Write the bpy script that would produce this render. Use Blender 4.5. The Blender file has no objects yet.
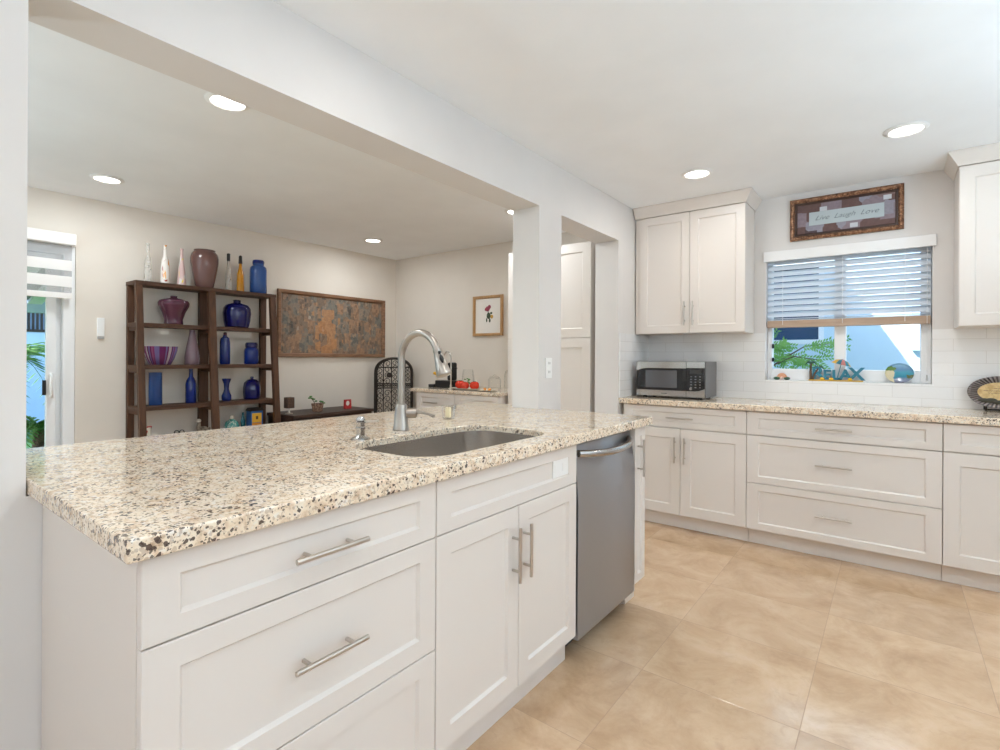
import bpy, bmesh, math, random
from mathutils import Vector, Matrix
random.seed(7)
PI = math.pi
SC = bpy.context.scene
COL = SC.collection

# ------------------------------------------------------------------ camera
F_PX, YAW, HY, CAM_H, ROLL = 513.3, 0.6526, 357.83, 1.243, 0.0052
cam_d = bpy.data.cameras.new('camera')
cam = bpy.data.objects.new('camera', cam_d)
COL.objects.link(cam)
cam_d.sensor_fit = 'HORIZONTAL'
cam_d.sensor_width = 36.0
cam_d.lens = F_PX / 1000 * 36.0
cam_d.shift_y = (HY - 375.0) / 1000.0
cam_d.clip_start = 0.02
cam.location = (0, 0, CAM_H)
cam.rotation_euler = (Matrix.Rotation(YAW, 3, 'Z') @ Matrix.Rotation(PI / 2, 3, 'X') @ Matrix.Rotation(ROLL, 3, 'Z')).to_euler()
SC.camera = cam

# ------------------------------------------------------------------ view, sky, sun
SC.view_settings.view_transform = 'Standard'
SC.view_settings.look = 'None'
SC.view_settings.exposure = 0.04
SC.view_settings.gamma = 1.0
SC.view_settings.use_curve_mapping = False
SC.cycles.max_bounces = 14
SC.cycles.diffuse_bounces = 8
SC.cycles.glossy_bounces = 5
SC.cycles.transmission_bounces = 10
SC.cycles.transparent_max_bounces = 16
SC.cycles.sample_clamp_indirect = 6.0
SC.cycles.caustics_reflective = False
SC.cycles.caustics_refractive = False

SUN_DIR = Vector((0.42, 0.80, -0.71)).normalized()
world = bpy.data.worlds.new('sky')
SC.world = world
world.use_nodes = True
wn = world.node_tree.nodes
wl = world.node_tree.links
sky = wn.new('ShaderNodeTexSky')
sky.sky_type = 'NISHITA'
sky.sun_disc = False
sky.sun_elevation = math.asin(-SUN_DIR.z)
sky.sun_rotation = math.atan2(-SUN_DIR.x, -SUN_DIR.y)
sky.air_density = 1.0
sky.dust_density = 0.6
sky.ozone_density = 1.5
wl.new(sky.outputs[0], wn['Background'].inputs['Color'])
wn['Background'].inputs['Strength'].default_value = 0.7

sun_d = bpy.data.lights.new('sun', 'SUN')
sun_d.energy = 9.0
sun_d.angle = 0.009
sun_d.color = (1.0, 0.95, 0.87)
sun = bpy.data.objects.new('sun', sun_d)
COL.objects.link(sun)
sun.rotation_euler = SUN_DIR.to_track_quat('-Z', 'Y').to_euler()

LAMP_W = 4.5
UP_COL = (0.64, 0.85, 1.0)
LAMP_COL = (1.0, 0.985, 0.965)
DINING_COL = (0.90, 0.96, 1.0)

# ------------------------------------------------------------------ helpers: materials
def mat(name, color=(0.8, 0.8, 0.8), rough=0.5, metal=0.0, spec=0.5, trans=0.0, ior=1.45, coat=0.0, emit=None, emit_s=0.0, alpha=1.0):
    m = bpy.data.materials.new(name)
    m.use_nodes = True
    b = m.node_tree.nodes['Principled BSDF']
    b.inputs['Base Color'].default_value = (*color, 1)
    b.inputs['Roughness'].default_value = rough
    b.inputs['Metallic'].default_value = metal
    b.inputs['Specular IOR Level'].default_value = spec
    b.inputs['Transmission Weight'].default_value = trans
    b.inputs['IOR'].default_value = ior
    b.inputs['Coat Weight'].default_value = coat
    b.inputs['Alpha'].default_value = alpha
    if emit:
        b.inputs['Emission Color'].default_value = (*emit, 1)
        b.inputs['Emission Strength'].default_value = emit_s
    return m

class NT:
    """small node-graph helper"""
    def __init__(s, m):
        s.m, s.n, s.l = m, m.node_tree.nodes, m.node_tree.links
        s.b = s.n['Principled BSDF']
        s.tc = s.n.new('ShaderNodeTexCoord')
    def node(s, t, **kw):
        x = s.n.new(t)
        for k, v in kw.items():
            setattr(x, k, v)
        return x
    def link(s, a, b):
        s.l.new(a, b)
    def mapping(s, scale=(1, 1, 1), loc=(0, 0, 0), rot=(0, 0, 0), src='Object'):
        x = s.node('ShaderNodeMapping')
        x.inputs['Scale'].default_value = scale
        x.inputs['Location'].default_value = loc
        x.inputs['Rotation'].default_value = rot
        s.link(s.tc.outputs[src], x.inputs['Vector'])
        return x.outputs['Vector']
    def noise(s, vec, scale, detail=4, rough=0.55, dist=0.0):
        x = s.node('ShaderNodeTexNoise')
        x.inputs['Scale'].default_value = scale
        x.inputs['Detail'].default_value = detail
        x.inputs['Roughness'].default_value = rough
        x.inputs['Distortion'].default_value = dist
        s.link(vec, x.inputs['Vector'])
        return x.outputs['Fac']
    def voronoi(s, vec, scale, feature='F1', out='Distance', rnd=1.0):
        x = s.node('ShaderNodeTexVoronoi', feature=feature)
        x.inputs['Scale'].default_value = scale
        x.inputs['Randomness'].default_value = rnd
        s.link(vec, x.inputs['Vector'])
        return x.outputs[out]
    def ramp(s, fac, stops, interp='LINEAR'):
        x = s.node('ShaderNodeValToRGB')
        x.color_ramp.interpolation = interp
        els = x.color_ramp.elements
        while len(els) < len(stops):
            els.new(0.5)
        for e, (p, c) in zip(els, stops):
            e.position = p
            e.color = (*c, 1) if len(c) == 3 else c
        s.link(fac, x.inputs['Fac'])
        return x.outputs['Color']
    def mix(s, fac, a, b, mode='MIX'):
        x = s.node('ShaderNodeMix', data_type='RGBA', blend_type=mode)
        for v, i in ((fac, 0), (a, 6), (b, 7)):
            if isinstance(v, (int, float)):
                x.inputs[i].default_value = v
            elif isinstance(v, tuple):
                x.inputs[i].default_value = (*v, 1)
            else:
                s.link(v, x.inputs[i])
        return x.outputs[2]
    def math(s, op, a, b=0.0):
        x = s.node('ShaderNodeMath', operation=op)
        for v, i in ((a, 0), (b, 1)):
            if isinstance(v, (int, float)):
                x.inputs[i].default_value = v
            else:
                s.link(v, x.inputs[i])
        return x.outputs[0]
    def color(s, c):
        s.link(c, s.b.inputs['Base Color'])
    def bump(s, h, strength=0.2, dist=0.01):
        x = s.node('ShaderNodeBump')
        x.inputs['Strength'].default_value = strength
        x.inputs['Distance'].default_value = dist
        s.link(h, x.inputs['Height'])
        s.link(x.outputs[0], s.b.inputs['Normal'])

def paint(name, col, rough=0.6, var=0.02):
    m = mat(name, col, rough, spec=0.3)
    t = NT(m)
    n = t.noise(t.mapping(), 3.0, 3)
    lo = tuple(c * (1 - var) for c in col)
    hi = tuple(min(1, c * (1 + var)) for c in col)
    t.color(t.ramp(n, [(0.3, lo), (0.7, hi)]))
    return m

M = {}
M['wall_kitchen'] = paint('wall_paint_grey_white', (0.71, 0.69, 0.675))
M['wall_dining'] = paint('wall_paint_warm', (0.755, 0.695, 0.62))
M['ceiling'] = paint('ceiling_paint', (0.88, 0.90, 0.92), 0.8)
M['cab'] = mat('cabinet_lacquer', (0.74, 0.69, 0.645), 0.32, spec=0.45)
M['cab_in'] = mat('cabinet_carcass', (0.55, 0.52, 0.50), 0.6)
M['white_plastic'] = mat('white_plastic', (0.86, 0.86, 0.85), 0.3)
M['white_frame'] = mat('white_vinyl', (0.84, 0.85, 0.86), 0.35)
M['slot'] = mat('dark_slot', (0.05, 0.05, 0.05), 0.5)
M['dark_gap'] = mat('dark_recess', (0.03, 0.028, 0.026), 0.8)

def granite(name):
    m = mat(name, (0.7, 0.62, 0.5), 0.07, spec=0.75)
    t = NT(m)
    v = t.mapping()
    n1 = t.noise(v, 34, 6, 0.65, 0.4)
    base = t.ramp(n1, [(0.26, (0.52, 0.36, 0.23)), (0.38, (0.73, 0.56, 0.40)), (0.48, (0.85, 0.71, 0.545)), (0.62, (0.88, 0.78, 0.64)), (0.78, (0.86, 0.81, 0.73))])
    n2 = t.noise(v, 90, 4, 0.7, 0.6)
    base = t.mix(t.math('MULTIPLY', t.ramp(n2, [(0.56, (0, 0, 0)), (0.64, (1, 1, 1))]), 0.7), base, (0.40, 0.29, 0.20))
    n5 = t.noise(v, 60, 3, 0.6, 0.4)
    base = t.mix(t.math('MULTIPLY', t.ramp(n5, [(0.58, (0, 0, 0)), (0.66, (1, 1, 1))]), 0.7), base, (0.84, 0.82, 0.78))
    patch = t.noise(v, 11, 3, 0.6)
    def specks(scale, size, keep):
        vn = t.node('ShaderNodeTexVoronoi', feature='F1')
        vn.inputs['Scale'].default_value = scale
        t.link(v, vn.inputs['Vector'])
        sp = t.node('ShaderNodeSeparateColor')
        t.link(vn.outputs['Color'], sp.inputs[0])
        wob = t.math('ADD', vn.outputs['Distance'], t.math('MULTIPLY', t.math('SUBTRACT', n2, 0.5), 1.1))
        k_ = t.math('SUBTRACT', t.math('ADD', sp.outputs[0], t.math('MULTIPLY', t.math('SUBTRACT', patch, 0.5), 0.45)), keep)
        rad_ = t.math('MULTIPLY', k_, size / (1 - keep))
        return t.math('LESS_THAN', wob, rad_)
    base = t.mix(t.math('MULTIPLY', specks(150, 0.80, 0.62), 0.42), base, (0.33, 0.20, 0.12))
    base = t.mix(t.math('MULTIPLY', specks(205, 0.90, 0.74), 0.85), base, (0.085, 0.062, 0.055))
    base = t.mix(t.math('MULTIPLY', specks(120, 0.75, 0.86), 0.9), base, (0.060, 0.036, 0.032))
    t.color(base)
    return m
M['granite'] = granite('granite_cream_speckled')

def steel(name, col=(0.62, 0.61, 0.60), rough=0.28, axis=2):
    m = mat(name, col, rough, metal=1.0)
    t = NT(m)
    sc = [160, 160, 160]
    sc[axis] = 2
    n = t.noise(t.mapping(tuple(sc)), 3, 2)
    r = t.node('ShaderNodeMapRange')
    r.inputs['To Min'].default_value = rough - 0.05
    r.inputs['To Max'].default_value = rough + 0.06
    t.link(n, r.inputs['Value'])
    t.link(r.outputs[0], t.b.inputs['Roughness'])
    return m
M['steel'] = mat('brushed_steel_window_tint', (0.44, 0.455, 0.49), 0.38, metal=1.0)  # blue of the window reflection put into the base colour
_t = NT(M['steel'])
_t.b.inputs['Anisotropic'].default_value = 0.92
_c = _t.node('ShaderNodeCombineXYZ')
_c.inputs[2].default_value = 1.0
_t.link(_c.outputs[0], _t.b.inputs['Tangent'])
M['steel_bright'] = steel('polished_steel', (0.48, 0.465, 0.45), 0.20, 1)
M['nickel'] = mat('brushed_nickel', (0.56, 0.51, 0.46), 0.28, metal=1.0)
M['faucet'] = mat('satin_nickel', (0.42, 0.375, 0.33), 0.31, metal=1.0)
M['sink'] = mat('sink_steel', (0.66, 0.62, 0.58), 0.26, metal=1.0)
M['black'] = mat('black_plastic', (0.012, 0.012, 0.013), 0.35)
M['black_glass'] = mat('black_glass', (0.010, 0.010, 0.012), 0.06, spec=0.6)
M['grey_glass'] = mat('grey_door_glass', (0.10, 0.10, 0.11), 0.08, spec=0.6)
M['grey_metal'] = mat('grey_painted_metal', (0.17, 0.165, 0.17), 0.4, metal=0.3)
M['iron'] = mat('wrought_iron', (0.030, 0.022, 0.018), 0.5, metal=0.4)

def floor_mat():
    m = mat('travertine_tile', (0.6, 0.45, 0.32), 0.2, spec=0.9)
    t = NT(m)
    sep = t.node('ShaderNodeSeparateXYZ')
    t.link(t.tc.outputs['Object'], sep.inputs[0])
    def edge(o, off, pitch):
        a = t.math('FRACT', t.math('DIVIDE', t.math('SUBTRACT', o, off), pitch))
        b = t.math('ABSOLUTE', t.math('SUBTRACT', a, 0.5))
        return t.math('MULTIPLY', t.math('SUBTRACT', 0.5, b), pitch)
    def cell(o, off, pitch):
        return t.math('FLOOR', t.math('DIVIDE', t.math('SUBTRACT', o, off), pitch))
    ex, ey = edge(sep.outputs[0], -0.79, 0.548), edge(sep.outputs[1], 1.98, 0.495)
    d = t.math('MINIMUM', ex, ey)
    grout = t.math('LESS_THAN', d, 0.0014)
    comb = t.node('ShaderNodeCombineXYZ')
    t.link(cell(sep.outputs[0], -0.79, 0.548), comb.inputs[0])
    t.link(cell(sep.outputs[1], 1.98, 0.495), comb.inputs[1])
    wn_ = t.node('ShaderNodeTexWhiteNoise')
    t.link(comb.outputs[0], wn_.inputs['Vector'])
    off = t.node('ShaderNodeVectorMath', operation='MULTIPLY_ADD')
    t.link(wn_.outputs['Color'], off.inputs[0])
    off.inputs[1].default_value = (9, 9, 9)
    t.link(t.tc.outputs['Object'], off.inputs[2])
    n1 = t.noise(off.outputs[0], 3.6, 9, 0.68, 0.5)
    col = t.ramp(n1, [(0.30, (0.45, 0.285, 0.165)), (0.45, (0.56, 0.38, 0.232)), (0.58, (0.64, 0.45, 0.29)), (0.75, (0.70, 0.52, 0.36))])
    n2 = t.noise(off.outputs[0], 16, 6, 0.7, 0.8)
    col = t.mix(t.ramp(n2, [(0.55, (0, 0, 0)), (0.75, (0.45, 0.45, 0.45))]), col, (0.42, 0.27, 0.17))
    tone = t.math('ADD', t.math('MULTIPLY', wn_.outputs['Value'], 0.14), 0.93)
    col = t.mix(1.0, col, tone, 'MULTIPLY')
    col = t.mix(t.math('MULTIPLY', grout, 0.6), col, (0.40, 0.27, 0.18))
    t.color(col)
    rg = t.ramp(n2, [(0.3, (0.11, 0.11, 0.11)), (0.7, (0.20, 0.20, 0.20))])
    t.link(rg, t.b.inputs['Roughness'])
    t.bump(t.math('MINIMUM', d, 0.002), 0.3, 1.0)
    return m
M['floor'] = floor_mat()

def tile_mat(name, axis):
    m = mat(name, (0.84, 0.84, 0.84), 0.12, spec=0.5)
    t = NT(m)
    sep = t.node('ShaderNodeSeparateXYZ')
    t.link(t.tc.outputs['Object'], sep.inputs[0])
    comb = t.node('ShaderNodeCombineXYZ')
    t.link(sep.outputs[axis], comb.inputs[0])
    t.link(sep.outputs[2], comb.inputs[1])
    br = t.node('ShaderNodeTexBrick')
    br.inputs['Scale'].default_value = 1.0
    br.inputs['Brick Width'].default_value = 0.305
    br.inputs['Row Height'].default_value = 0.0765
    br.inputs['Mortar Size'].default_value = 0.0016
    br.inputs['Mortar Smooth'].default_value = 0.3
    br.inputs['Color1'].default_value = (0.85, 0.85, 0.85, 1)
    br.inputs['Color2'].default_value = (0.82, 0.82, 0.825, 1)
    br.inputs['Mortar'].default_value = (0.70, 0.69, 0.68, 1)
    t.link(comb.outputs[0], br.inputs['Vector'])
    t.color(br.outputs['Color'])
    t.bump(t.math('SUBTRACT', 1.0, br.outputs['Fac']), 0.35, 0.002)
    return m
M['tile_back'] = tile_mat('white_subway_tile', 0)
M['tile_side'] = tile_mat('white_subway_tile_side', 1)

def wood(name, c1, c2, axis=2, rough=0.45, scale=1.0):
    m = mat(name, c1, rough)
    t = NT(m)
    sc = [14 * scale] * 3
    sc[axis] = 1.2 * scale
    n = t.noise(t.mapping(tuple(sc)), 3, 6, 0.6, 0.8)
    t.color(t.ramp(n, [(0.3, c1), (0.7, c2)]))
    return m
M['walnut'] = wood('walnut_vertical', (0.042, 0.016, 0.006), (0.105, 0.042, 0.017), 2, 0.55)
M['walnut_h'] = wood('walnut_board', (0.040, 0.016, 0.007), (0.098, 0.040, 0.018), 1, 0.55)
M['dark_wood'] = wood('dark_wood', (0.025, 0.013, 0.009), (0.06, 0.03, 0.02), 1)
M['red_lit_wood'] = wood('reddish_lit_wood', (0.11, 0.035, 0.02), (0.20, 0.07, 0.04), 1)  # console wood with the light on its front put into the colour
M['oak'] = wood('light_oak_frame', (0.38, 0.21, 0.085), (0.55, 0.33, 0.15), 2)
M['old_frame'] = wood('worn_brown_frame', (0.13, 0.06, 0.03), (0.33, 0.18, 0.10), 1, 0.5, 1.5)
M['tan_wood'] = wood('tan_blind_rail', (0.40, 0.28, 0.20), (0.50, 0.37, 0.28), 0)

def thin_glass(name, tint=(1, 1, 1), refl=0.08, tintw=0.0, rough=0.0):
    m = bpy.data.materials.new(name)
    m.use_nodes = True
    n, l = m.node_tree.nodes, m.node_tree.links
    n.remove(n['Principled BSDF'])
    tr = n.new('ShaderNodeBsdfTransparent')
    tr.inputs[0].default_value = (*tint, 1)
    gl = n.new('ShaderNodeBsdfGlossy')
    gl.inputs['Roughness'].default_value = rough
    fr = n.new('ShaderNodeFresnel')
    fr.inputs['IOR'].default_value = 1.30
    mx = n.new('ShaderNodeMixShader')
    mu = n.new('ShaderNodeMath'); mu.operation = 'MULTIPLY'; mu.inputs[1].default_value = refl * 5.0
    l.new(fr.outputs[0], mu.inputs[0])
    l.new(mu.outputs[0], mx.inputs[0])
    l.new(tr.outputs[0], mx.inputs[1])
    l.new(gl.outputs[0], mx.inputs[2])
    l.new(mx.outputs[0], n['Material Output'].inputs['Surface'])
    return m
M['pane'] = thin_glass('window_glass', (0.96, 0.98, 0.99))
M['clear_glass'] = thin_glass('clear_glass', (0.97, 0.975, 0.97))
def cglass(name, col, trans=0.35, rough=0.06):
    return mat(name, col, rough, spec=0.5, trans=trans, ior=1.45, coat=0.25)
M['mauve_glass'] = cglass('mauve_glass', (0.24, 0.125, 0.11), 0.4)
M['purple_glass'] = cglass('purple_glass', (0.10, 0.028, 0.055), 0.3)
M['lilac_glass'] = cglass('lilac_glass', (0.30, 0.20, 0.24), 0.45)
M['cobalt_glass'] = cglass('cobalt_glass', (0.004, 0.005, 0.085), 0.15)
M['blue_glass'] = cglass('deep_blue_glass', (0.004, 0.022, 0.19), 0.25)
M['sky_glass'] = cglass('mid_blue_glass', (0.035, 0.12, 0.42), 0.45)
M['amber_glass'] = cglass('amber_oil', (0.72, 0.30, 0.01), 0.3)
M['teal_glass'] = cglass('teal_glass', (0.01, 0.10, 0.13), 0.2)

def swirl(name, base, cols, scale=14, zs=0.5, thr=0.56, rough=0.12):
    m = mat(name, base, rough)
    t = NT(m)
    c = base
    for i, k in enumerate(cols):
        n = t.noise(t.mapping((1, 1, zs), (i * 3.1, i * 1.7, i * 2.3)), scale, 3, 0.5, 1.5)
        c = t.mix(t.ramp(n, [(thr, (0, 0, 0)), (thr + 0.03, (1, 1, 1))]), c, k)
    t.color(c)
    return m
M['swirl_red'] = swirl('white_glass_red_swirls', (0.85, 0.80, 0.74), [(0.42, 0.05, 0.02), (0.85, 0.35, 0.03)])
M['swirl_pink'] = swirl('pink_yellow_glass', (0.72, 0.52, 0.50), [(0.80, 0.62, 0.08), (0.75, 0.70, 0.66)], 12)
def dotted():
    m = swirl('clear_glass_dots', (0.66, 0.63, 0.57), [(0.10, 0.09, 0.08), (0.80, 0.79, 0.76)], 30, 1.0, 0.57)
    n, l = m.node_tree.nodes, m.node_tree.links
    tr = n.new('ShaderNodeBsdfTransparent')
    mx = n.new('ShaderNodeMixShader')
    mx.inputs[0].default_value = 0.45
    l.new(tr.outputs[0], mx.inputs[1])
    l.new(n['Principled BSDF'].outputs[0], mx.inputs[2])
    l.new(mx.outputs[0], n['Material Output'].inputs['Surface'])
    return m
M['dots'] = dotted()

def stripes_bowl():
    m = mat('striped_purple_glass', (0.3, 0.1, 0.25), 0.08, trans=0.25, ior=1.25)
    t = NT(m)
    sep = t.node('ShaderNodeSeparateXYZ')
    t.link(t.tc.outputs['Object'], sep.inputs[0])
    a = t.math('ARCTAN2', sep.outputs[1], sep.outputs[0])
    x = t.node('ShaderNodeTexWhiteNoise', noise_dimensions='1D')
    t.link(t.math('FLOOR', t.math('MULTIPLY', a, 11.0)), x.inputs['W'])
    t.color(t.ramp(x.outputs['Value'], [(0.0, (0.16, 0.03, 0.12)), (0.3, (0.33, 0.10, 0.20)), (0.5, (0.20, 0.16, 0.36)), (0.7, (0.55, 0.45, 0.50)), (0.9, (0.25, 0.05, 0.15))], 'CONSTANT'))
    return m
M['bowl'] = stripes_bowl()

def fabric_noise(name, c1, c2, scale=200, rough=0.8):
    m = mat(name, c1, rough)
    t = NT(m)
    n = t.noise(t.mapping(), scale, 2)
    t.color(t.ramp(n, [(0.35, c1), (0.65, c2)]))
    return m
M['blind_white'] = mat('white_blind_fabric', (0.84, 0.82, 0.80), 0.7)
M['sheer'] = None
def sheer():
    m = bpy.data.materials.new('sheer_blind_mesh')
    m.use_nodes = True
    n, l = m.node_tree.nodes, m.node_tree.links
    p = n['Principled BSDF']
    p.inputs['Base Color'].default_value = (0.55, 0.56, 0.58, 1)
    p.inputs['Roughness'].default_value = 0.8
    tr = n.new('ShaderNodeBsdfTransparent')
    mx = n.new('ShaderNodeMixShader')
    mx.inputs[0].default_value = 0.35
    l.new(tr.outputs[0], mx.inputs[1])
    l.new(p.outputs[0], mx.inputs[2])
    l.new(mx.outputs[0], n['Material Output'].inputs['Surface'])
    return m
M['sheer'] = sheer()
def slat_mat():
    m = bpy.data.materials.new('white_blind_slat')
    m.use_nodes = True
    n, l = m.node_tree.nodes, m.node_tree.links
    p = n['Principled BSDF']
    p.inputs['Base Color'].default_value = (0.80, 0.83, 0.87, 1)
    p.inputs['Roughness'].default_value = 0.4
    tr = n.new('ShaderNodeBsdfTranslucent')
    tr.inputs[0].default_value = (0.80, 0.84, 0.88, 1)
    mx = n.new('ShaderNodeMixShader')
    mx.inputs[0].default_value = 0.45
    l.new(p.outputs[0], mx.inputs[1])
    l.new(tr.outputs[0], mx.inputs[2])
    l.new(mx.outputs[0], n['Material Output'].inputs['Surface'])
    return m
M['slat'] = slat_mat()
M['bulb'] = mat('lamp_diffuser', (0.9, 0.9, 0.9), 0.5, emit=(1.0, 0.96, 0.90), emit_s=6.0)
M['leaf'] = fabric_noise('leaf_green', (0.05, 0.16, 0.03), (0.16, 0.33, 0.08), 12)
M['leaf_bright'] = fabric_noise('leaf_bright_green', (0.12, 0.36, 0.06), (0.30, 0.55, 0.14), 9)
M['bark'] = fabric_noise('bark', (0.09, 0.06, 0.04), (0.18, 0.12, 0.08), 20)
M['grass'] = fabric_noise('lawn', (0.03, 0.12, 0.03), (0.08, 0.22, 0.06), 30)
M['stucco'] = paint('white_stucco', (0.82, 0.83, 0.84), 0.9, 0.03)
M['blue_stucco'] = paint('pale_blue_stucco', (0.50, 0.66, 0.85), 0.9, 0.04)
M['sky_tinted'] = paint('sky_tinted_render', (0.60, 0.735, 0.82), 0.9, 0.03)  # white wall; the blue of its skylit shade is put into the colour
M['navy_glass'] = mat('dark_blue_window_glass', (0.02, 0.06, 0.13), 0.08)
M['teal_paint'] = mat('teal_paint', (0.03, 0.19, 0.27), 0.45)
M['ochre_paint'] = mat('ochre_paint', (0.60, 0.36, 0.05), 0.5)
M['brown_paint'] = mat('brown_paint', (0.10, 0.05, 0.025), 0.6)
M['green_paint'] = mat('dark_green_paint', (0.04, 0.10, 0.06), 0.5)
M['orange_paint'] = mat('orange_paint', (0.75, 0.28, 0.03), 0.45)
M['red_paint'] = mat('red_paint', (0.45, 0.03, 0.03), 0.45)
M['yellow_paint'] = mat('yellow_paint', (0.80, 0.45, 0.04), 0.45)
M['blue_paint'] = mat('blue_paint', (0.03, 0.13, 0.40), 0.45)
M['cream_paint'] = mat('cream_ceramic', (0.74, 0.68, 0.58), 0.35)
M['ink'] = mat('dark_ink', (0.10, 0.11, 0.14), 0.7)
M['paper'] = mat('white_paper', (0.83, 0.80, 0.75), 0.7)
M['tomato'] = mat('tomato_skin', (0.62, 0.035, 0.012), 0.22)
M['garlic'] = mat('garlic_skin', (0.82, 0.76, 0.68), 0.5)
M['terracotta'] = fabric_noise('patterned_pot', (0.12, 0.05, 0.03), (0.40, 0.25, 0.17), 60)

def copper_frame():
    m = mat('antique_copper_frame', (0.30, 0.15, 0.08), 0.38, metal=0.6)
    t = NT(m)
    n = t.noise(t.mapping(), 70, 4, 0.7, 1.0)
    t.color(t.ramp(n, [(0.35, (0.06, 0.028, 0.018)), (0.5, (0.26, 0.13, 0.075)), (0.68, (0.58, 0.34, 0.20))]))
    t.bump(n, 0.4, 0.004)
    return m
M['copper'] = copper_frame()

def town_art():
    # a plain abstract patchwork of brown, grey and orange blocks
    m = mat('abstract_block_print', (0.3, 0.2, 0.12), 0.6)
    t = NT(m)
    v = t.mapping((1, 2.2, 1.5))
    a = t.node('ShaderNodeTexVoronoi', feature='F1', distance='CHEBYCHEV')
    a.inputs['Scale'].default_value = 5.0
    t.link(v, a.inputs['Vector'])
    c = t.ramp(a.outputs['Color'], [(0.0, (0.10, 0.085, 0.07)), (0.25, (0.23, 0.15, 0.10)), (0.45, (0.17, 0.17, 0.15)), (0.62, (0.33, 0.19, 0.11)), (0.80, (0.24, 0.21, 0.17)), (0.92, (0.60, 0.27, 0.09))], 'CONSTANT')
    b = t.node('ShaderNodeTexVoronoi', feature='F1', distance='CHEBYCHEV')
    b.inputs['Scale'].default_value = 17.0
    t.link(v, b.inputs['Vector'])
    c2 = t.ramp(b.outputs['Color'], [(0.0, (0.06, 0.055, 0.05)), (0.3, (0.27, 0.18, 0.12)), (0.6, (0.16, 0.145, 0.12)), (0.8, (0.42, 0.25, 0.14)), (0.95, (0.50, 0.44, 0.37))], 'CONSTANT')
    c = t.mix(0.45, c, c2)
    sp = t.node('ShaderNodeSeparateXYZ')
    t.link(t.tc.outputs['Object'], sp.inputs[0])
    dd_ = t.math('ADD', t.math('ABSOLUTE', t.math('ADD', sp.outputs[1], 0.10)), t.math('MULTIPLY', t.math('SUBTRACT', a.outputs['Distance'], 0.4), 0.35))
    c = t.mix(t.math('MULTIPLY', t.math('MULTIPLY', t.math('LESS_THAN', dd_, 0.10), t.math('LESS_THAN', sp.outputs[2], 0.52)), 0.5), c, (0.55, 0.24, 0.075))
    n = t.noise(t.mapping(), 45, 5, 0.7)
    c = t.mix(0.5, c, t.ramp(n, [(0.3, (0.35, 0.35, 0.35)), (0.7, (0.75, 0.72, 0.70))]), 'OVERLAY')
    t.color(c)
    return m
M['town_art'] = town_art()

def patch_art():
    m = mat('patchwork_mat_board', (0.3, 0.25, 0.27), 0.7)
    t = NT(m)
    a = t.node('ShaderNodeTexVoronoi', feature='F1', distance='CHEBYCHEV')
    a.inputs['Scale'].default_value = 9.0
    a.inputs['Randomness'].default_value = 0.75
    t.link(t.mapping(), a.inputs['Vector'])
    c = t.ramp(a.outputs['Color'], [(0.0, (0.08, 0.05, 0.055)), (0.25, (0.24, 0.19, 0.22)), (0.45, (0.13, 0.075, 0.07)), (0.6, (0.27, 0.26, 0.31)), (0.8, (0.22, 0.145, 0.14))], 'CONSTANT')
    n = t.noise(t.mapping(), 60, 4)
    t.color(t.mix(0.4, c, t.ramp(n, [(0.35, (0.4, 0.4, 0.4)), (0.65, (0.6, 0.6, 0.6))]), 'OVERLAY'))
    return m
M['patch_art'] = patch_art()

def beach_plate():
    m = mat('painted_beach_plate', (0.1, 0.4, 0.5), 0.15)
    t = NT(m)
    sep = t.node('ShaderNodeSeparateXYZ')
    t.link(t.tc.outputs['Object'], sep.inputs[0])
    x, z = sep.outputs[0], sep.outputs[2]
    n = t.noise(t.mapping(), 40, 3)
    zz = t.math('ADD', z, t.math('MULTIPLY', t.math('SUBTRACT', n, 0.5), 0.03))
    c = t.ramp(t.math('DIVIDE', t.math('ADD', zz, 0.01), 0.16), [(0.0, (0.16, 0.13, 0.16)), (0.2, (0.25, 0.28, 0.38)), (0.30, (0.03, 0.22, 0.34)), (0.5, (0.07, 0.32, 0.42)), (0.62, (0.12, 0.25, 0.42)), (0.85, (0.25, 0.45, 0.62))])
    xx = t.math('ADD', x, t.math('MULTIPLY', t.math('SUBTRACT', n, 0.5), 0.05))
    house = t.math('MULTIPLY', t.math('LESS_THAN', xx, -0.030), t.math('LESS_THAN', zz, 0.085))
    c = t.mix(house, c, (0.62, 0.55, 0.36))
    tree = t.math('MULTIPLY', t.math('LESS_THAN', xx, -0.022), t.math('MULTIPLY', t.math('GREATER_THAN', zz, 0.080), t.math('LESS_THAN', zz, 0.108)))
    c = t.mix(tree, c, (0.10, 0.20, 0.05))
    bush = t.math('MULTIPLY', t.math('GREATER_THAN', xx, 0.035), t.math('MULTIPLY', t.math('GREATER_THAN', zz, 0.03), t.math('LESS_THAN', zz, 0.055)))
    c = t.mix(bush, c, (0.12, 0.14, 0.05))
    t.color(c)
    return m
M['beach'] = beach_plate()

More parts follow.
